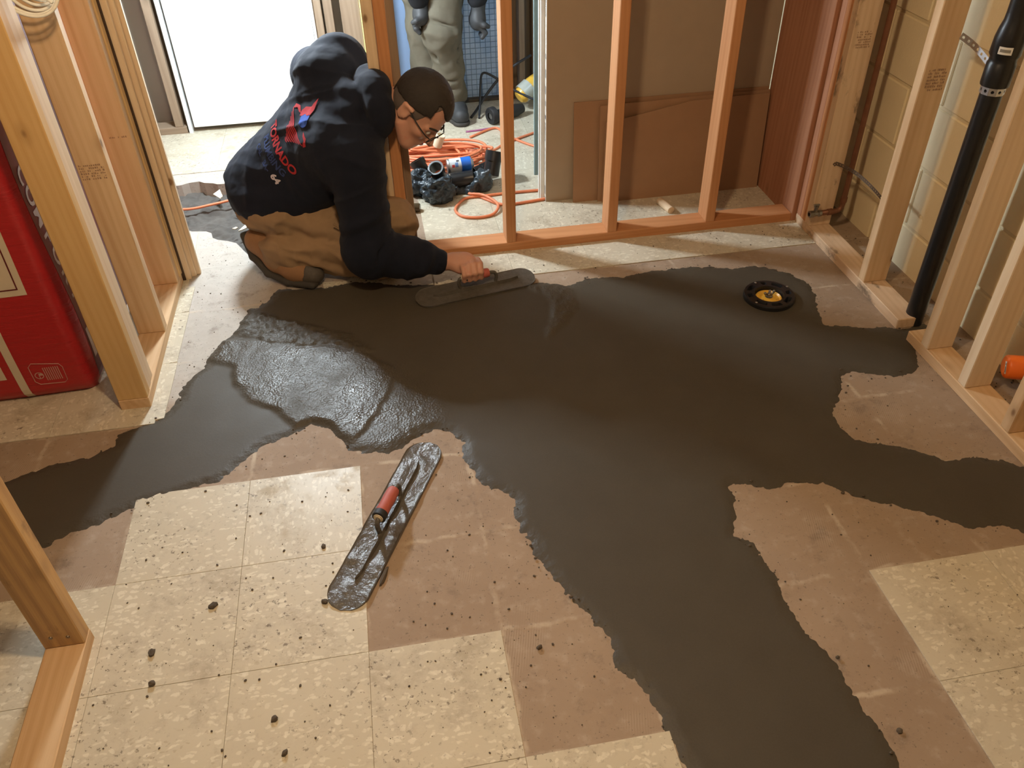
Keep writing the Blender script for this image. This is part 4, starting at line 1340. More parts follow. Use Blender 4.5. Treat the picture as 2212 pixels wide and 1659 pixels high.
# plastic bag spilling black fittings
def pbag(P):
    d = ell(P, (0.395, 2.215, 0.055), (0.075, 0.062, 0.075))
    d = su(d, ell(P, (0.325, 2.30, 0.05), (0.062, 0.055, 0.062)), 0.02)
    d = su(d, ell(P, (0.47, 2.29, 0.022), (0.12, 0.05, 0.030)), 0.025)
    d = su(d, ell(P, (0.59, 2.275, 0.045), (0.050, 0.05, 0.052)), 0.02)
    d = su(d, limb(P, (0.54, 2.25, 0.02), (0.625, 2.25, 0.10), 0.02, 0.006), 0.02)
    hole = limb(P, (0.405, 2.20, 0.19), (0.385, 2.27, 0.06), 0.055, 0.030)
    d = sub(d, hole, 0.012)
    d = sub(d, ell(P, (0.33, 2.285, 0.125), (0.03, 0.02, 0.04)), 0.01)
    d = np.maximum(d, 0.0034 - P[:, 2])
    return d


def polybag():
    m, nt, bs = nmat('dark_polythene')
    bs.inputs['Base Color'].default_value = (0.035, 0.048, 0.06, 1)
    bs.inputs['Roughness'].default_value = 0.22
    v = coords(nt, shift=False)
    bump(nt, bs, nz(nt, v, 60, 3, 0.6, dist=1.5), 0.6, 0.004)
    return m


pb = sdf_obj('plastic_bag', pbag, (0.24, 2.12, 0.0), (0.68, 2.38, 0.16), 0.0042, polybag(), None, lambda V: (0.007 - np.abs(vnoise(V, 26, 3, 2)) * 0.030 - np.abs(vnoise(V, 65, 5, 2)) * 0.010) * (V[:, 2] > 0.006))
tag(pb, 'crumpled dark plastic bag on the back room floor', 'bag')


def fitting(loc, axis, r, l, label, hub=True):
    e = empty('pipe_fitting', loc, label, 'fitting', 'black pipe fittings around the plastic bag')
    lathe('barrel', hollow(r * 0.86, r, l), M['abs'], e, 24, loc, axis)
    if hub:
        a = Vector(axis).normalized()
        lathe('hub', hollow(r * 0.9, r * 1.12, l * 0.42), M['abs'], e, 24, Vector(loc) + a * l * 0.6, axis)
    return e


fitting((0.645, 2.335, 0.040), (0.25, 0.35, 0.9), 0.036, 0.105, 'largest black pipe fitting, standing open at the right of the plastic bag')
fitting((0.580, 2.395, 0.030), (0.9, 0.3, 0.12), 0.028, 0.06, 'black pipe fitting lying just left of the large open one')
fitting((0.345, 2.375, 0.065), (-0.4, 0.3, 0.85), 0.032, 0.06, 'leftmost black pipe fitting sticking up behind the plastic bag')
fitting((0.415, 2.360, 0.050), (-0.25, -0.5, 0.8), 0.032, 0.065, 'black pipe fitting opening upward beside the blue and white can')
fitting((0.46, 2.285, 0.052), (1.0, -0.05, 0.1), 0.034, 0.10, 'glossy black pipe fitting lying across the middle of the bag', False)

can = empty('primer_can', (0.50, 2.37, 0.08), 'small can with blue and white label lying on the black fittings', 'can')
cl, ca = Vector((0.452, 2.352, 0.092)), Vector((1, 0.06, 0.03)).normalized()
lathe('can_body', [(0, 0), (0.030, 0), (0.0315, 0.003), (0.0315, 0.012)], M['galv'], can, 28, cl, ca)
lathe('white_label', [(0.0318, 0.010), (0.0318, 0.062)], plain('can_white_label', (0.74, 0.77, 0.80), 0.35), can, 28, cl, ca)
lathe('blue_label', [(0.0318, 0.062), (0.0318, 0.105)], plain('can_blue_label', (0.02, 0.15, 0.62), 0.35), can, 28, cl, ca)
lathe('can_lid', [(0.0315, 0.105), (0.030, 0.110), (0.022, 0.111), (0.020, 0.118), (0, 0.118)], M['galv'], can, 28, cl, ca)
dn = Vector((0.05, -0.78, 0.62)).normalized()
for nm, s0, t0, s1, t1, mt_ in (('red_mark', 0.018, 0.004, 0.030, 0.016, plain('can_red_mark', (0.65, 0.05, 0.05), 0.4)), ('blue_print', 0.033, -0.004, 0.046, 0.016, plain('can_blue_print', (0.15, 0.3, 0.6), 0.4)), ('black_print', 0.040, -0.016, 0.052, -0.008, M['ink'])):
    V = []
    side = ca.cross(dn)
    for t in np.linspace(t0, t1, 6):
        a = t / 0.032
        o_ = (dn * math.cos(a) + side * math.sin(a)) * 0.0323
        V += [cl + ca * s0 + o_, cl + ca * s1 + o_]
    mesh(nm, [tuple(v) for v in V], [(2 * i, 2 * i + 1, 2 * i + 3, 2 * i + 2) for i in range(5)], mt_, can)

# power tool: yellow housing, clear guard, black nose
pt = empty('power_tool', (0.95, 3.2, 0), 'yellow and black power tool lying by the old brown studs', 'tool')
lathe('housing', [(0, 0), (0.030, 0.0), (0.042, 0.012), (0.047, 0.05), (0.047, 0.10), (0.040, 0.15), (0.036, 0.155), (0.036, 0.22), (0, 0.22)], M['yellow'], pt, 28, (0.925, 3.165, 0.075), (0.70, 0.30, 0.42))
lathe('clear_guard', hollow(0.045, 0.050, 0.055), plain('cloudy_plastic', (0.45, 0.47, 0.42), 0.25), pt, 28, (0.945, 3.175, 0.090), (0.70, 0.30, 0.42))
for k in range(4):
    q = Vector((0.925, 3.165, 0.075)) + Vector((0.70, 0.30, 0.42)).normalized() * (0.165 + 0.012 * k)
    lathe('vent_ring', [(0.0362, 0), (0.0385, 0.002), (0.0362, 0.004)], M['yellow'], pt, 24, q, (0.70, 0.30, 0.42))
lathe('handle', [(0, 0), (0.030, 0), (0.034, 0.02), (0.030, 0.06), (0.032, 0.16), (0.024, 0.20), (0, 0.20)], M['black'], pt, 24, (0.755, 3.02, 0.036), (0.88, 0.45, 0.02))
lathe('nose', [(0.018, 0), (0.040, 0.0), (0.044, 0.006), (0.044, 0.03), (0.030, 0.04)], M['black'], pt, 28, (0.745, 3.015, 0.046), (0.88, 0.45, 0.02))
lathe('nose_plate', [(0, 0.002), (0.017, 0.002)], M['galv'], pt, 20, (0.748, 3.017, 0.046), (0.88, 0.45, 0.02))

# shards and crumbs
sh = [([(-0.60, 2.50), (-0.575, 2.545), (-0.555, 2.47), (-0.565, 2.45)], -0.005, 'curved white tile shard sticking up at the trench edge'),
      ([(-0.50, 2.36), (-0.44, 2.34), (-0.425, 2.36), (-0.45, 2.38), (-0.50, 2.375)], 0.004, 'flat white tile shard on the dirt below the orange cord'),
      ([(-0.455, 2.10), (-0.43, 2.15), (-0.385, 2.17), (-0.40, 2.14), (-0.44, 2.105)], 0.006, 'white tile shard on the dirt beside the boot heel'),
      ([(-0.485, 2.138), (-0.47, 2.15), (-0.46, 2.142), (-0.47, 2.13)], 0.0, 'tiny round white chip on the trench dirt')]
for poly, z, lb in sh:
    tag(shard('tile_shard', poly, z, M['tile'], th=0.004), lb, 'shard', 'tile shards in the trench')


def rock(name, x, y, z, s, seed, mat=None, parent=None):
    bm = bmesh.new()
    bmesh.ops.create_icosphere(bm, subdivisions=2, radius=1.0)
    r2 = random.Random(seed)
    a, b, c = s * r2.uniform(0.8, 1.3), s * r2.uniform(0.6, 0.9), s * r2.uniform(0.45, 0.65)
    for v in bm.verts:
        k = 1 + 0.35 * noise.noise(v.co * 1.7 + Vector((seed * 3.1, 0, 0)))
        v.co = Vector((v.co.x * a * k, v.co.y * b * k, v.co.z * c * k))
    return bm_obj(name, bm, mat or M['crumb'], parent, False, (x, y, z + c * 0.8), (0, 0, r2.uniform(0, 6)))


CR_ = [(-0.488, 0.088, 9, 'dark crumb of concrete nearest the plate at the lower left corner, farther of a pair'), (-0.475, 0.006, 9, 'dark crumb of concrete nearest the plate at the lower left corner, nearer of a pair'),
       (-0.363, 0.195, 10, 'largest dark crumb of concrete on the tiles left of the float'), (-0.204, -0.128, 9, 'dark crumb of concrete on the near tiles, upper of two by the bottom edge'),
       (-0.179, -0.208, 9, 'dark crumb of concrete closest to the bottom edge of the tiles'), (-0.099, 0.155, 8, 'dark crumb of concrete touching the near end of the float blade'),
       (-0.102, 0.329, 7, 'rusty brown crumb on the tile left of the float grip'), (0.383, -0.061, 8, 'brown crumb of concrete on the bare slab beside the pour'), (1.075, -0.392, 7, 'dark crumb on the bare slab at the lower right')]
for i, (x, y, s, lb_) in enumerate(CR_):
    on_tile = (math.floor(y / T), math.floor(x / T)) in cells
    tag(rock('concrete_crumb', x, y, TT if on_tile else 0.0, s * 0.001, i), lb_, 'crumb', 'loose concrete crumbs on the near floor')
o = rock('concrete_crumb', 0.045, 0.205, 0.0, 0.011, 77)
o.scale = (2.2, 0.8, 1); o.rotation_euler.z = 1.2
tag(o, 'long sausage-shaped crumb of concrete right beside the float blade', 'crumb')

# dust, grit and chips too many to count
Vg, Fg = [], []
ico = bmesh.new(); bmesh.ops.create_icosphere(ico, subdivisions=1, radius=1.0)
iv = np.array([v.co[:] for v in ico.verts]); ifc = [tuple(v.index for v in f.verts) for f in ico.faces]
ico.free()
cnt = 0
zones = [(-0.6, 0.4, -0.25, 0.95, 420), (-0.58, -0.25, 1.0, 2.1, 220), (0.3, 1.75, 1.50, 1.70, 130), (1.35, 1.8, 0.3, 0.75, 70), (1.0, 1.8, -0.4, 0.3, 60), (1.91, 2.03, 0.0, 1.6, 260), (0.35, 1.0, 2.0, 3.1, 130), (0.2, 0.7, -0.3, 0.7, 160)]
for x0, x1, y0, y1, n in zones:
    for _ in range(n):
        x, y = random.uniform(x0, x1), random.uniform(y0, y1)
        s = 0.0008 + 0.0026 * random.random() ** 4
        z = TT if (math.floor(y / T), math.floor(x / T)) in cells else 0.0
        k = len(Vg)
        q = iv * np.array([s * random.uniform(.8, 1.5), s, s * 0.6])
        a = random.uniform(0, 6)
        q = np.column_stack([q[:, 0] * math.cos(a) - q[:, 1] * math.sin(a), q[:, 0] * math.sin(a) + q[:, 1] * math.cos(a), q[:, 2]])
        Vg += (q + [x, y, z + s * 0.45]).tolist()
        Fg += [tuple(k + i for i in f) for f in ifc]
# ragged crumbs along the edge of the pour
E_ = np.array(OUT); nE = len(E_)
for i in range(nE):
    a, b = E_[i], E_[(i + 1) % nE]
    for _ in range(int(np.linalg.norm(b - a) / 0.012)):
        if random.random() < 0.7: continue
        p = a + (b - a) * random.random() + np.random.default_rng(cnt).normal(0, 0.012, 2)
        cnt += 1
        s = 0.0011 + 0.0036 * random.random() ** 3
        k = len(Vg)
        Vg += (iv * np.array([s * 1.3, s, s * 0.7]) + [p[0], p[1], 0.004 + s * 0.2]).tolist()
        Fg += [tuple(k + j for j in f) for f in ifc]
grit = mesh('floor_grit', Vg, Fg, M['crumb'])
tag(grit, 'fine dark concrete grit scattered over the floor', 'grit', kind='stuff')

# ================================================================== KNEELING MAN
M['hoodie'] = fabric('navy_hoodie_fleece', (0.0085, 0.011, 0.022), 0.25, 0.85, 14, 1200, 0.05)
M['canvas'] = fabric('brown_work_canvas', (0.31, 0.205, 0.12), 0.2, 0.9, 20, 900)
M['suede'] = fabric('tan_boot_leather', (0.30, 0.165, 0.085), 0.25, 0.75, 25, 500)
M['sole'] = plain('dark_rubber_sole', (0.045, 0.04, 0.034), 0.75, 0.3, 40, bumps=0.4)
M['scuff'] = plain('scuffed_toe_cap', (0.085, 0.072, 0.06), 0.7, 0.4, 50, bumps=0.3)


def skin_mat():
    m, nt, bs = nmat('skin')
    v = coords(nt, shift=False)
    c = mix(nt, nz(nt, v, 22, 4), (0.50, 0.25, 0.175), (0.62, 0.345, 0.25))
    c = mix(nt, math_(nt, 'MULTIPLY', ramp(nt, nz(nt, v, 40, 3), 0.58, 0.75), 0.4), c, (0.60, 0.20, 0.15))
    nt.links.new(c, bs.inputs['Base Color'])
    bs.inputs['Roughness'].default_value = 0.48
    bs.inputs['Subsurface Weight'].default_value = 0.15
    bs.inputs['Subsurface Radius'].default_value = (0.01, 0.004, 0.002)
    bump(nt, bs, nz(nt, v, 350, 3), 0.15, 0.001)
    return m


M['skin'] = skin_mat()
M['hair'] = plain('short_dark_hair', (0.022, 0.016, 0.012), 0.65, 0.4, 60, bumps=0.8, bscale=500)
M['stubble'] = plain('faded_grey_stubble_hair', (0.13, 0.10, 0.085), 0.7, 0.35, 300, bumps=0.5, bscale=600)
M['lip'] = plain('lips', (0.42, 0.15, 0.12), 0.5)
M['eye'] = plain('eye_white', (0.7, 0.68, 0.64), 0.25)

J = dict(pel=(-0.265, 1.855, 0.285), neck=(0.125, 1.735, 0.640), chest=(0.02, 1.765, 0.545),
         rsh=(0.080, 1.590, 0.495), rel=(0.085, 1.530, 0.185), rwr=(0.335, 1.512, 0.100),
         lsh=(0.060, 1.905, 0.700), lel=(-0.035, 2.105, 0.620), lwr=(0.150, 1.960, 0.400),
         rhip=(-0.20, 1.770, 0.250), rkn=(0.130, 1.640, 0.085), ran=(-0.255, 1.715, 0.115),
         lhip=(-0.20, 1.945, 0.265), lkn=(0.180, 1.690, 0.205), lan=(-0.03, 1.900, 0.100))
J = {k: np.array(v) for k, v in J.items()}
SP = J['neck'] - J['pel']; SPL = np.linalg.norm(SP); SPN = SP / SPL
LAT = J['rsh'] - J['lsh']; LAT = LAT - (LAT @ SPN) * SPN; LAT /= np.linalg.norm(LAT)
BACK = np.cross(SPN, LAT)
if BACK[2] < 0: BACK = -BACK


def torso(P, grow=0.0):
    q = P - J['pel']
    s, l, d = q @ SPN, q @ LAT, q @ BACK
    t = np.clip(s / SPL, -0.05, 1.0)
    wid = np.interp(t, [-0.05, 0.1, 0.35, 0.65, 0.85, 1.0], [0.175, 0.185, 0.188, 0.205, 0.190, 0.130]) + grow
    dep = np.interp(t, [-0.05, 0.1, 0.35, 0.65, 0.85, 1.0], [0.150, 0.150, 0.142, 0.140, 0.125, 0.085]) + grow
    e = np.maximum(0, np.abs(s / SPL - t)) * SPL
    k = np.sqrt((l / wid) ** 2 + ((d + 0.01) / dep) ** 2)
    m = np.minimum(wid, dep)
    r = np.sqrt(np.maximum(k * m, 0) ** 2 + e ** 2) - m
    r2 = np.where(k < 1, np.maximum((k - 1) * m, e - 0.0), r)
    return np.where(e > 0, np.sqrt(np.maximum((k - 1) * m, 0) ** 2 + e ** 2), (k - 1) * m) - 0.002


HF, HU, HR = frame((0.42, -0.42, -0.80), (0.72, -0.33, 0.61))
HC = np.array((0.318, 1.655, 0.622))
HM = np.stack([HF, HR, HU], 1)   # columns forward, right, up


def hp(f, r, u): return HC + f * HF + r * HR + u * HU


def head(P):
    d = ell(P, hp(-0.012, 0, 0.030), (0.099, 0.078, 0.092), HM)
    d = su(d, ell(P, hp(0.030, 0, -0.045), (0.066, 0.060, 0.078), HM), 0.035)
    d = su(d, limb(P, hp(0.070, -0.022, -0.098), hp(0.070, 0.022, -0.098), 0.022, 0.022), 0.03)
    for s in (-1, 1):
        d = su(d, limb(P, hp(0.005, s * 0.058, -0.062), hp(0.058, s * 0.034, -0.096), 0.018, 0.016), 0.025)
        d = su(d, ell(P, hp(0.062, s * 0.042, -0.022), (0.022, 0.020, 0.018), HM), 0.02)
        d = su(d, limb(P, hp(0.083, s * 0.012, 0.014), hp(0.070, s * 0.050, 0.012), 0.010, 0.008), 0.012)
        d = sub(d, ell(P, hp(0.094, s * 0.030, -0.004), (0.014, 0.017, 0.010), HM), 0.010)
    d = su(d, limb(P, hp(0.088, 0, 0.004), hp(0.112, 0, -0.036), 0.007, 0.012), 0.012)
    for s in (-1, 1): d = su(d, ell(P, hp(0.098, s * 0.011, -0.040), (0.010, 0.008, 0.007), HM), 0.006)
    d = su(d, limb(P, hp(0.090, -0.016, -0.066), hp(0.090, 0.016, -0.066), 0.008, 0.008), 0.008)
    d = sub(d, limb(P, hp(0.101, -0.02, -0.067), hp(0.101, 0.02, -0.067), 0.0025, 0.0025), 0.004)
    for s in (-1, 1):
        ear = ell(P, hp(-0.012, s * 0.081, -0.010), (0.021, 0.007, 0.033), HM)
        ear = su(ear, limb(P, hp(-0.026, s * 0.086, 0.012), hp(0.002, s * 0.085, 0.016), 0.006, 0.006), 0.008)
        ear = su(ear, limb(P, hp(-0.030, s * 0.087, 0.010), hp(-0.020, s * 0.082, -0.030), 0.006, 0.006), 0.008)
        ear = sub(ear, ell(P, hp(-0.006, s * 0.089, -0.006), (0.010, 0.006, 0.014), HM), 0.005)
        d = su(d, ear, 0.008)
    return d


FQ = np.array((0.437, 1.447, 0.078))    # middle of the held grip
FD = np.array((0.983, 0.184, 0.0))      # along the grip


def hand(P):
    d = limb(P, J['rwr'], (0.372, 1.508, 0.104), 0.029, 0.032)
    R = frame(FD, (0, -0.45, 0.9))
    Rm = np.stack([R[0], R[2], R[1]], 1)
    d = su(d, ell(P, FQ + np.array((-0.022, 0.040, 0.026)), (0.050, 0.046, 0.030), Rm), 0.025)
    for k, off in enumerate((0.034, 0.012, -0.010, -0.030)):
        L = (0.95, 1.0, 0.96, 0.82)[k]
        r = (0.0100, 0.0102, 0.0098, 0.0088)[k]
        b = FQ + FD * off
        pts = [b + np.array((-0.004, 0.030, 0.036)), b + np.array((0, -0.002, 0.040 * L)), b + np.array((0, -0.026, 0.018)), b + np.array((0, -0.018, -0.010)), b + np.array((0, 0.004, -0.016))]
        d = su(d, chain(P, pts, [r * 1.15, r * 1.1, r, r * 0.95, r * 0.85], 0.004), 0.006)
    th = chain(P, [FQ + np.array((-0.030, 0.045, 0.018)), FQ + FD * 0.016 + np.array((0, 0.036, 0.004)), FQ + FD * 0.040 + np.array((0, 0.020, -0.006)), FQ + FD * 0.052 + np.array((0, 0.004, -0.004))], [0.016, 0.0125, 0.0105, 0.009], 0.006)
    return su(d, th, 0.010)


def body_sdf(P):
    d = head(P)
    d = su(d, limb(P, hp(-0.045, 0, -0.055), J['neck'] + SPN * -0.02, 0.055, 0.064), 0.03)
    d = su(d, torso(P, -0.035), 0.04)
    for s in 'rl':
        d = su(d, limb(P, J[s + 'sh'], J[s + 'el'], 0.048, 0.038), 0.03)
        d = su(d, limb(P, J[s + 'el'], J[s + 'wr'], 0.036, 0.026), 0.02)
        d = su(d, limb(P, J[s + 'hip'], J[s + 'kn'], 0.070, 0.050), 0.03)
        d = su(d, limb(P, J[s + 'kn'], J[s + 'an'], 0.046, 0.034), 0.02)
    d = su(d, hand(P), 0.012)
    d = su(d, chain(P, [J['lwr'], J['lwr'] + (0.035, -0.05, -0.05), J['lwr'] + (0.06, -0.09, -0.09)], [0.028, 0.034, 0.022]), 0.02)
    return d


man = empty('person', (-0.05, 1.72, 0), 'kneeling man in navy hoodie and brown work trousers, smoothing concrete', 'person')
body = sdf_obj('body', body_sdf, (-0.42, 1.38, -0.02), (0.56, 2.20, 0.86), 0.005, M['skin'], man)


def hoodie_sdf(P):
    d = torso(P, 0.0)
    d = su(d, limb(P, J['rsh'] + (-0.05, 0.05, 0.02), J['rsh'], 0.095, 0.082), 0.09)
    d = su(d, limb(P, J['lsh'] + (-0.04, -0.04, -0.01), J['lsh'], 0.110, 0.095), 0.06)
    sl = limb(P, J['rsh'], J['rel'], 0.086, 0.080)
    sl = su(sl, limb(P, J['rel'] + (-0.01, 0.0, -0.02), J['rel'] * 0.45 + J['rwr'] * 0.55 + (0, 0, -0.01), 0.082, 0.066), 0.05)
    sl = su(sl, limb(P, J['rel'] * 0.45 + J['rwr'] * 0.55, J['rwr'] + (-0.01, 0, 0.004), 0.062, 0.042), 0.04)
    d = su(d, sl, 0.045)
    sl = limb(P, J['lsh'], J['lel'], 0.094, 0.078)
    sl = su(sl, limb(P, J['lel'], J['lwr'], 0.072, 0.046), 0.04)
    d = su(d, sl, 0.045)
    # belly hanging towards the thighs
    d = su(d, ell(P, J['pel'] + SPN * 0.20 - BACK * 0.09, (0.13, 0.15, 0.10)), 0.07)
    # waist band at the hem
    d = su(d, ell(P, J['pel'] + SPN * 0.015, (0.145, 0.165, 0.135)), 0.05)
    # hood bunched round the neck
    nk = J['neck']
    NA = (HC - HU * 0.06 - HF * 0.04) - nk; NA /= np.linalg.norm(NA)
    NB = BACK - (BACK @ NA) * NA; NB /= np.linalg.norm(NB)
    ring = []
    for k in range(9):
        t = PI * (-0.15 + 1.3 * k / 8)
        ring.append(nk + NA * (0.052 + 0.012 * math.sin(t)) + LAT * 0.086 * math.cos(t) + NB * (0.070 * math.sin(t) + 0.0))
    d = su(d, chain(P, ring, [0.032, 0.036, 0.038, 0.040, 0.042, 0.042, 0.042, 0.040, 0.034], 0.03), 0.022)
    d = su(d, ell(P, nk + BACK * 0.062 - SPN * 0.03 + LAT * 0.03, (0.080, 0.070, 0.034), np.stack([LAT, SPN, BACK], 1)), 0.03)
    # neck opening
    d = sub(d, limb(P, nk + SPN * 0.0, nk + NA * 0.14, 0.050, 0.066), 0.012)
    # open hem and cuff
    q = P - J['pel']
    return np.maximum(d, -(q @ SPN) - 0.115 - 0.10 * np.maximum(0, -(q @ BACK)))



def ridged(c, seed):
    return 1 - 2.2 * np.abs(vnoise(c, 1.0, seed, 2, 0.4))


def hoodie_folds(V):
    q = V - J['pel']
    s, l, b = q @ SPN, q @ LAT, q @ BACK
    ax1 = (J['rel'] - J['rsh']) / np.linalg.norm(J['rel'] - J['rsh'])
    ax2 = (J['rwr'] - J['rel']) / np.linalg.norm(J['rwr'] - J['rel'])
    w1 = 1 - sstep(limb(V, J['rsh'] + ax1 * 0.06, J['rel'], 0.08, 0.08), 0.0, 0.05)
    w2 = 1 - sstep(limb(V, J['rel'], J['rwr'], 0.08, 0.06), 0.0, 0.04)
    w2 = w2 * (1 - sstep((V - J['rwr']) @ ax2, -0.06, -0.02))
    w3 = 1 - sstep(limb(V, J['lsh'], J['lel'], 0.09, 0.08), 0.0, 0.04)
    t = np.stack([(s * 0.85 + l * 0.5) * 4.0, (-s * 0.5 + l * 0.85) * 15.0, b * 5], 1)
    d0 = 0.009 * ridged(t, 51)
    t2 = np.stack([(s * 0.5 - l * 0.85) * 5.0, (s * 0.85 + l * 0.5) * 17.0, b * 6], 1)
    d0 = d0 + 0.0045 * ridged(t2, 53)
    def arm(axis, o, k, seed):
        u = (V - o) @ axis
        r = V - o - u[:, None] * axis
        return 0.0115 * ridged(np.column_stack([u * k + r[:, 0] * 6, r[:, 1] * 5, r[:, 2] * 5]), seed)
    d = d0 * (1 - np.maximum(np.maximum(w1, w2), w3))
    d = d + np.where(w1 >= w2, w1 * arm(ax1, J['rsh'], 17, 54), w2 * arm(ax2, J['rel'], 20, 55))
    ax3 = (J['lel'] - J['lsh']) / np.linalg.norm(J['lel'] - J['lsh'])
    d = d + w3 * arm(ax3, J['lsh'], 14, 56)
    return d + 0.0012 * vnoise(V, 60, 57, 2)


hoodie = sdf_obj('hoodie', hoodie_sdf, (-0.52, 1.36, 0.0), (0.46, 2.26, 0.90), 0.0058, M['hoodie'], man, hoodie_folds)
cu_a, cu_b = J['rwr'] + (J['rel'] - J['rwr']) * 0.16, J['rwr'] + (J['rel'] - J['rwr']) * -0.03
V, F = tube_data([cu_a, cu_a * 0.6 + cu_b * 0.4, cu_b], [0.042, 0.041, 0.0385], 24)
mesh('cuff', V, F, M['hoodie'], hoodie, True)


def trouser_folds(V):
    ax = (J['rkn'] - J['ran']) / np.linalg.norm(J['rkn'] - J['ran'])
    u = (V - J['ran']) @ ax
    r = V - J['ran'] - u[:, None] * ax
    d = 0.013 * ridged(np.column_stack([u * 9 + r[:, 2] * 14, r[:, 1] * 10, r[:, 2] * 12]), 63) + 0.007 * ridged(V * 18, 64) + 0.001 * vnoise(V, 50, 62, 2)
    return d * sstep(V[:, 2], 0.008, 0.03)


def trouser_sdf(P):
    d = ell(P, J['pel'] + (0.03, -0.005, -0.025), (0.150, 0.185, 0.120))
    d = su(d, limb(P, J['rhip'], J['rkn'] + (0.0, 0.02, 0.02), 0.098, 0.078), 0.05)
    d = su(d, limb(P, J['lhip'], J['lkn'], 0.100, 0.078), 0.05)
    r = limb(P, J['rkn'], J['ran'] + (0.02, -0.015, 0.01), 0.076, 0.066)
    r = su(r, ell(P, J['ran'] + (0.06, -0.02, 0.02), (0.10, 0.06, 0.062)), 0.03)
    d = su(d, r, 0.022)
    d = su(d, limb(P, J['lkn'], J['lan'] + (0.03, 0, 0.03), 0.074, 0.066), 0.03)
    return np.maximum(d, 0.008 - P[:, 2])


tr = sdf_obj('trousers', trouser_sdf, (-0.48, 1.48, 0.0), (0.34, 2.10, 0.46), 0.0056, M['canvas'], man, trouser_folds)
# pocket flap and seam on the near thigh
sm_ = tube('seam', catmull([(-0.03, 1.598, 0.255), (0.02, 1.585, 0.215), (0.045, 1.578, 0.165)], 6), 0.0035, M['canvas'], tr, 6)


def boot_upper(P, pts, rad):
    return chain(P, pts, rad, 0.03)


RB = [(-0.325, 1.760, 0.135), (-0.262, 1.700, 0.080), (-0.200, 1.655, 0.058), (-0.135, 1.625, 0.046)]
LB = [(-0.06, 1.93, 0.075), (0.0, 1.90, 0.062), (0.07, 1.87, 0.05), (0.13, 1.845, 0.045)]


def rboot(P):
    d = chain(P, RB, [0.044, 0.044, 0.044, 0.037], 0.03)
    d = su(d, limb(P, J['ran'] + (0.01, -0.005, 0.02), RB[0], 0.050, 0.045), 0.03)
    d = sub(d, limb(P, (-0.235, 1.655, 0.118), (-0.175, 1.62, 0.100), 0.008, 0.006), 0.012)
    return np.maximum(d, 0.020 - P[:, 2])


def lboot(P):
    d = chain(P, LB, [0.044, 0.046, 0.044, 0.040], 0.03)
    d = su(d, limb(P, J['lan'] + (0, 0, 0.03), LB[0], 0.050, 0.045), 0.03)
    return np.maximum(d, 0.024 - P[:, 2])


rb = sdf_obj('boot', rboot, (-0.44, 1.54, 0.0), (-0.06, 1.86, 0.26), 0.0045, M['suede'], man)


def rtoe(P):
    d = chain(P, RB[2:], [0.0455, 0.0395], 0.03)
    c = np.array(RB[3]); a = c - np.array(RB[2]); a /= np.linalg.norm(a)
    return np.maximum(np.maximum(d, 0.022 - P[:, 2]), -((P - c) @ a) - 0.025 + 0.006 * vnoise(P, 30, 3, 2))


sdf_obj('toe_cap', rtoe, (-0.25, 1.54, 0.0), (-0.07, 1.72, 0.13), 0.004, M['scuff'], rb)


def rsole(P):
    pts = [(-0.352, 1.795, 0.150), (-0.330, 1.752, 0.082), (-0.285, 1.705, 0.036), (-0.215, 1.655, 0.018), (-0.130, 1.615, 0.018)]
    d = None
    for i in range(4):
        a, b = np.array(pts[i]), np.array(pts[i + 1])
        t = (b - a) / np.linalg.norm(b - a)
        w = np.cross(t, (0, 0, 1.0)); w /= np.linalg.norm(w)
        n = np.cross(w, t)
        ab = b - a
        s = np.clip((P - a) @ t, 0, np.linalg.norm(ab))
        q = P - a - s[:, None] * t
        l = np.sqrt((q @ t) ** 2 + (np.maximum(0, np.abs(q @ w) - 0.030)) ** 2 + (q @ n) ** 2) - 0.0135
        d = l if d is None else su(d, l, 0.015)
    pat = 0.0025 * np.sign(np.sin((P[:, 0] - P[:, 1]) * 190)) * (P[:, 2] < 0.012)
    return np.maximum(d + np.maximum(pat, 0), 0.0052 - P[:, 2])


sdf_obj('sole', rsole, (-0.42, 1.54, 0.0), (-0.06, 1.86, 0.21), 0.004, M['sole'], rb)
lb = sdf_obj('boot', lboot, (-0.14, 1.78, 0.0), (0.20, 2.0, 0.2), 0.006, M['suede'], man)
sdf_obj('sole', lambda P: np.maximum(chain(P, [(x, y, 0.016) for x, y, _ in LB], [0.044, 0.046, 0.045, 0.042], 0.02), np.maximum(0.0042 - P[:, 2], P[:, 2] - 0.028)), (-0.14, 1.78, 0.0), (0.20, 2.0, 0.06), 0.005, M['sole'], lb)


# hair: cropped cap with a low hairline, faded at nape and sides
def cap_(P, g):
    return su(ell(P, hp(-0.012, 0, 0.030), (0.099 + g, 0.078 + g, 0.092 + g), HM), ell(P, hp(-0.035, 0, -0.03), (0.060, 0.060, 0.05), HM), 0.03)


def hair_sdf(P):
    q = P - HC
    f, r, u = q @ HF, q @ HR, q @ HU
    d = cap_(P, 0.0095)
    ar = np.abs(r)
    # front hairline: peak in the middle, bays at the temples
    line = 0.068 + 0.030 * sstep(ar, 0.012, 0.045) - 0.055 * sstep(ar, 0.052, 0.070)
    front = np.where(f > 0.0, line - u, -1.0) * 0.8
    side = (0.018 + 0.45 * np.maximum(0, f + 0.02) - 0.35 * np.maximum(0, -f - 0.02)) - u
    side = np.where(ar > 0.03, side, side - 0.05)
    cut = np.maximum(np.where(f > 0.035, front, -1), np.where(f <= 0.055, side, -1))
    d = np.maximum(d, cut + 0.004 * vnoise(P, 70, 5, 2))
    return d + 0.0012 * vnoise(P, 220, 6, 2)


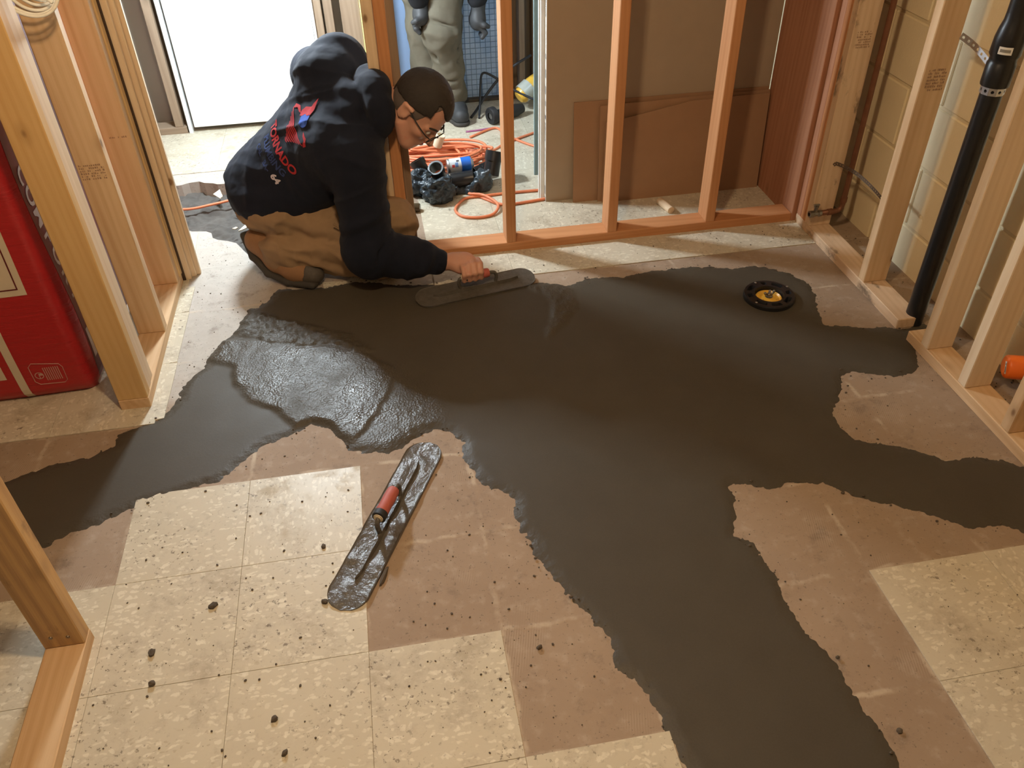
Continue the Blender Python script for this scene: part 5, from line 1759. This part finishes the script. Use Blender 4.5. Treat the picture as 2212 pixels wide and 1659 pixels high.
def fade_sdf(P):
    q = P - HC
    f, r, u = q @ HF, q @ HR, q @ HU
    d = cap_(P, 0.0028)
    cut = np.maximum(-0.050 - 0.9 * np.maximum(0, f + 0.01) - u + 1.1 * np.maximum(0, f + 0.005), f - 0.032 - 0.2 * u)
    return np.maximum(d, cut + 0.003 * vnoise(P, 80, 7, 2))


b0, b1 = HC - 0.15, HC + 0.15
hair = sdf_obj('hair', hair_sdf, b0, b1, 0.0032, M['hair'], man)
sdf_obj('hair_fade', fade_sdf, b0, b1, 0.0032, M['stubble'], hair)
for s in (-1, 1):
    tube('eyebrow', catmull([hp(0.094, s * 0.014, 0.020), hp(0.089, s * 0.032, 0.026), hp(0.074, s * 0.050, 0.020)], 4), [0.0035] * 8 + [0.002], M['hair'], hair, 6)
    lathe('eye', [(0, -0.011), (0.008, -0.008), (0.011, 0), (0.008, 0.008), (0, 0.011)], M['eye'], body, 14, hp(0.078, s * 0.030, -0.003), HF)
tube('lips', catmull([hp(0.090, -0.020, -0.067), hp(0.100, 0, -0.066), hp(0.090, 0.020, -0.067)], 5), 0.0042, M['lip'], body, 8)

# glasses
gl = empty('glasses', HC, None)
adopt(gl, man)
for s in (-1, 1):
    ringp = [hp(0.108 - 0.10 * (abs(0.030 + 0.024 * math.cos(t)) - 0.01) * 0.5, s * (0.032 + 0.024 * math.cos(t)), -0.006 + 0.016 * math.sin(t)) for t in np.linspace(0, 2 * PI, 20, endpoint=False)]
    tube('rim', ringp, 0.0018, M['black'], gl, 6, True)
    tube('temple_arm', catmull([hp(0.103, s * 0.056, 0.002), hp(0.085, s * 0.071, 0.004), hp(0.040, s * 0.081, 0.006), hp(0.0, s * 0.086, 0.010), hp(-0.018, s * 0.088, 0.012), hp(-0.032, s * 0.086, -0.006)], 5), 0.0022, M['black'], gl, 6)
tube('bridge', catmull([hp(0.106, -0.009, -0.002), hp(0.112, 0, 0.002), hp(0.106, 0.009, -0.002)], 4), 0.0018, M['black'], gl, 6)

# print on the back of the hoodie, laid onto the cloth
hb = BVHTree.FromPolygons([v.co[:] for v in hoodie.data.vertices], [tuple(p.vertices) for p in hoodie.data.polygons])


def on_back(x, y, off=0.0022):
    """x across the back to his right, y up the spine"""
    o = J['pel'] + SPN * y + LAT * x + BACK * 0.40
    h = hb.ray_cast(Vector(o), Vector(-BACK))
    if h[0] is None: h = (Vector(J['pel'] + SPN * y + LAT * x + BACK * 0.13), Vector(BACK))
    return tuple(h[0] + Vector(BACK) * off)


def back_mesh(name, V2, F, mat, off=0.0022):
    bm = bmesh.new()
    vs_ = [bm.verts.new((x, y, 0)) for x, y in V2]
    for f in F:
        try: bm.faces.new([vs_[i] for i in f])
        except ValueError: pass
    bmesh.ops.triangulate(bm, faces=bm.faces)
    for _ in range(3):
        es = [e for e in bm.edges if e.calc_length() > 0.008]
        if not es: break
        bmesh.ops.subdivide_edges(bm, edges=es, cuts=1, use_grid_fill=False)
        bmesh.ops.triangulate(bm, faces=bm.faces)
    for v in bm.verts: v.co = Vector(on_back(v.co.x, v.co.y, off))
    me = bpy.data.meshes.new(name); bm.to_mesh(me); bm.free()
    return from_data(name, me, mat, hoodie)


M['red_print'] = fabric('red_screen_print', (0.42, 0.035, 0.04), 0.12, 0.8)
M['blue_print'] = fabric('blue_screen_print', (0.04, 0.09, 0.36), 0.15, 0.8)
M['navy_print'] = fabric('faded_blue_screen_print', (0.035, 0.055, 0.15), 0.2, 0.8)
M['pale_print'] = fabric('pale_screen_print', (0.55, 0.5, 0.55), 0.2, 0.8)
LX, LY = 0.040, 0.238


def arc_text(name, body, size, y0, mat, bold, width, bow, xs=0.0):
    V2, F2 = text_mesh(body, size, bold, width)
    back_mesh(name, [(LX + xs + x, y0 + y - bow * x * x) for x, y in V2], F2, mat)


arc_text('print_lettering', 'TORNADO', 0.042, LY, M['red_print'], 0.0014, 1.0, -1.2)
arc_text('print_lettering', 'PLUMBING', 0.036, LY - 0.040, M['navy_print'], 0.001, 0.95, -1.2)
arc_text('print_lettering', 'CAL', 0.026, LY - 0.076, M['navy_print'], 0.001, 1.0, -1.2, -0.05)
arc_text('print_lettering', 'BA-', 0.026, LY - 0.076, M['navy_print'], 0.001, 1.0, -1.2, 0.02)
arc_text('print_lettering', '64', 0.030, LY - 0.074, M['pale_print'], 0.0014, 1.0, -1.2, 0.07)


def band2(name, y, x0, x1, th0, th1, bow, mat):
    n = 14
    V2 = []
    for i in range(n + 1):
        t = i / n
        x = x0 + (x1 - x0) * t
        k = math.sin(PI * t)
        V2 += [(LX + x, y - bow * k), (LX + x, y - bow * k + (th0 + (th1 - th0) * k))]
    back_mesh(name, V2, [(2 * i, 2 * i + 2, 2 * i + 3, 2 * i + 1) for i in range(n)], mat, 0.0028)


# funnel of red bands, widest at the top, with a blue drop and a red flame
for k in range(8):
    t = k / 7
    hw = 0.012 + 0.080 * t ** 1.3
    band2('twister_band', LY + 0.048 + 0.070 * t, -hw, hw * 0.95, 0.0028, 0.0052, 0.004 + 0.014 * t, M['red_print'])
for sg in (-1, 1):
    V2 = [(LX + sg * 0.092, LY + 0.118), (LX + sg * 0.100, LY + 0.132), (LX + sg * 0.080, LY + 0.146), (LX + sg * 0.045, LY + 0.142), (LX + sg * 0.058, LY + 0.135), (LX + sg * 0.080, LY + 0.134), (LX + sg * 0.084, LY + 0.126)]
    back_mesh('twister_loop', V2, [tuple(range(len(V2)))], M['red_print'])
V2 = [(LX - 0.020 + 0.033 * math.cos(t) * (1 if math.sin(t) < 0 else 1 - 0.15 * math.sin(t)) + 0.02, LY + 0.158 + 0.026 * math.sin(t)) for t in np.linspace(0, 2 * PI, 22, endpoint=False)]
back_mesh('blue_drop', V2, [tuple(range(len(V2)))], M['blue_print'], 0.0030)
V2 = [(LX - 0.040, LY + 0.135), (LX - 0.052, LY + 0.150), (LX - 0.050, LY + 0.172), (LX - 0.030, LY + 0.195), (LX - 0.045, LY + 0.228), (LX - 0.012, LY + 0.205), (LX + 0.004, LY + 0.186), (LX - 0.004, LY + 0.172), (LX - 0.022, LY + 0.164), (LX - 0.026, LY + 0.148)]
back_mesh('red_flame', V2, [tuple(range(len(V2)))], M['red_print'], 0.0036)
tagm = box('side_tag', (-0.405, 1.812, 0.335), (-0.398, 1.828, 0.350), M['red_print'], hoodie)

# ================================================================== STANDING WORKER IN THE BACK ROOM
M['khaki'] = fabric('khaki_work_trousers', (0.135, 0.12, 0.088), 0.3, 0.9, 12, 900)
M['dark_cloth'] = fabric('black_jacket', (0.018, 0.019, 0.022), 0.3, 0.9, 15, 900)
M['boot_dark'] = plain('dark_work_boot', (0.035, 0.037, 0.04), 0.6, 0.3, 30)
w2 = empty('person', (0.52, 3.18, 0), 'standing worker seen from the knees down in dusty khaki trousers', 'person')
K = dict(hip=(0.52, 3.17, 0.90), rk=(0.535, 3.10, 0.47), ra=(0.575, 3.17, 0.13), lk=(0.462, 3.24, 0.48), la=(0.452, 3.255, 0.12), ch=(0.60, 2.92, 1.20), nk=(0.64, 2.80, 1.30), hd=(0.68, 2.70, 1.40))
K = {k: np.array(v) for k, v in K.items()}


def w2_trs(P):
    d = ell(P, K['hip'], (0.18, 0.14, 0.15))
    r = chain(P, [K['hip'] + (0.06, -0.02, -0.02), K['rk'], K['ra'] + (0, 0, -0.0)], [0.105, 0.082, 0.068], 0.05)
    l = chain(P, [K['hip'] + (-0.08, 0.03, -0.02), K['lk'], K['la'] + (0, 0, -0.01)], [0.100, 0.075, 0.066], 0.05)
    d = su(d, su(r, l, 0.015), 0.06)
    d = su(d, limb(P, (0.485, 3.045, 0.50), (0.60, 3.03, 0.46), 0.012, 0.010), 0.02)
    d = sub(d, limb(P, (0.47, 3.03, 0.535), (0.62, 3.02, 0.48), 0.010, 0.006), 0.015)
    for k in range(5):
        z = 0.16 + 0.075 * k
        d = sub(d, limb(P, (0.48, 3.10 - 0.01 * k, z + 0.03 * (-1) ** k), (0.63, 3.09, z), 0.012, 0.006), 0.02)
    return np.maximum(d, 0.075 - P[:, 2])


sdf_obj('trousers', w2_trs, (0.28, 2.94, 0.05), (0.76, 3.38, 1.10), 0.008, M['khaki'], w2, lambda V: 0.014 * ridged(V * np.array((7, 7, 10)), 81) + 0.004 * vnoise(V, 30, 82, 2))


def w2_top(P):
    d = limb(P, K['hip'] + (0.02, -0.03, 0.10), K['ch'], 0.16, 0.18)
    d = su(d, limb(P, K['ch'] + (0.18, 0.0, 0.02), (0.80, 3.0, 0.82), 0.075, 0.065), 0.06)
    d = su(d, limb(P, (0.80, 3.0, 0.82), (0.715, 3.085, 0.60), 0.062, 0.048), 0.04)
    d = su(d, limb(P, K['ch'] + (-0.18, 0.0, 0.02), (0.36, 2.98, 0.84), 0.075, 0.065), 0.06)
    d = su(d, limb(P, (0.36, 2.98, 0.84), (0.435, 3.07, 0.62), 0.062, 0.050), 0.04)
    return d


sdf_obj('jacket', w2_top, (0.22, 2.62, 0.5), (0.94, 3.38, 1.45), 0.011, M['dark_cloth'], w2)


def w2_body(P):
    d = limb(P, K['nk'], K['hd'], 0.06, 0.06)
    d = su(d, ell(P, K['hd'], (0.085, 0.10, 0.115)), 0.04)
    d = su(d, limb(P, K['hip'] + (0, -0.02, 0.1), K['nk'], 0.12, 0.07), 0.05)
    d = su(d, limb(P, K['hd'] + (0.01, -0.09, -0.02), K['hd'] + (0.015, -0.115, -0.045), 0.012, 0.014), 0.015)
    return d


sdf_obj('body', w2_body, (0.36, 2.55, 0.85), (0.80, 3.30, 1.58), 0.010, M['skin'], w2)
sdf_obj('hair', lambda P: np.maximum(ell(P, K['hd'] + (0, 0.01, 0.015), (0.092, 0.105, 0.115)), (P[:, 1] - K['hd'][1]) * -0.6 - (P[:, 2] - K['hd'][2]) - 0.0), (0.55, 2.55, 1.25), (0.80, 2.85, 1.56), 0.009, M['hair'], w2)


def glove(c, s):
    c = np.array(c)
    def f(P):
        d = ell(P, c, (0.040, 0.050, 0.048))
        for k in range(4):
            b = c + np.array((0.012 * s, -0.030 + 0.020 * k, -0.028))
            d = su(d, chain(P, [b, b + (0.020 * s, 0, -0.025), b + (0.004 * s, 0, -0.045)], [0.013, 0.012, 0.011], 0.006), 0.008)
        d = su(d, chain(P, [c + (0.0, -0.035, 0.0), c + (0.028 * s, -0.050, -0.012), c + (0.045 * s, -0.045, -0.020)], [0.016, 0.013, 0.011], 0.01), 0.01)
        return su(d, limb(P, c, c + (0.01, 0.0, 0.09), 0.032, 0.036), 0.02)
    return f


for c, s in (((0.712, 3.085, 0.500), 1), ((0.440, 3.075, 0.545), -1)):
    sdf_obj('glove', glove(c, s), np.array(c) - 0.11, np.array(c) + 0.11, 0.005, M['boot_dark'], w2)
for a, ty in ((K['ra'], -0.12), (K['la'], -0.10)):
    pts = [a + (0, 0.03, -0.065), a + (0.012, -0.05, -0.075), a + (0.025, ty, -0.085)]
    bt = sdf_obj('boot', lambda P: np.maximum(su(chain(P, pts, [0.05, 0.05, 0.042], 0.03), limb(P, a, a + (0, 0.02, -0.07), 0.055, 0.05), 0.03), 0.02 - P[:, 2]), a - (0.10, 0.22, 0.14), a + (0.12, 0.12, 0.08), 0.006, M['boot_dark'], w2)
    sdf_obj('sole', lambda P: np.maximum(chain(P, [np.array((p[0], p[1], 0.012)) for p in pts], [0.052, 0.052, 0.045], 0.02), np.maximum(0.0042 - P[:, 2], P[:, 2] - 0.024)), a - (0.10, 0.22, 0.14), (a[0] + 0.12, a[1] + 0.12, 0.05), 0.006, M['sole'], bt)
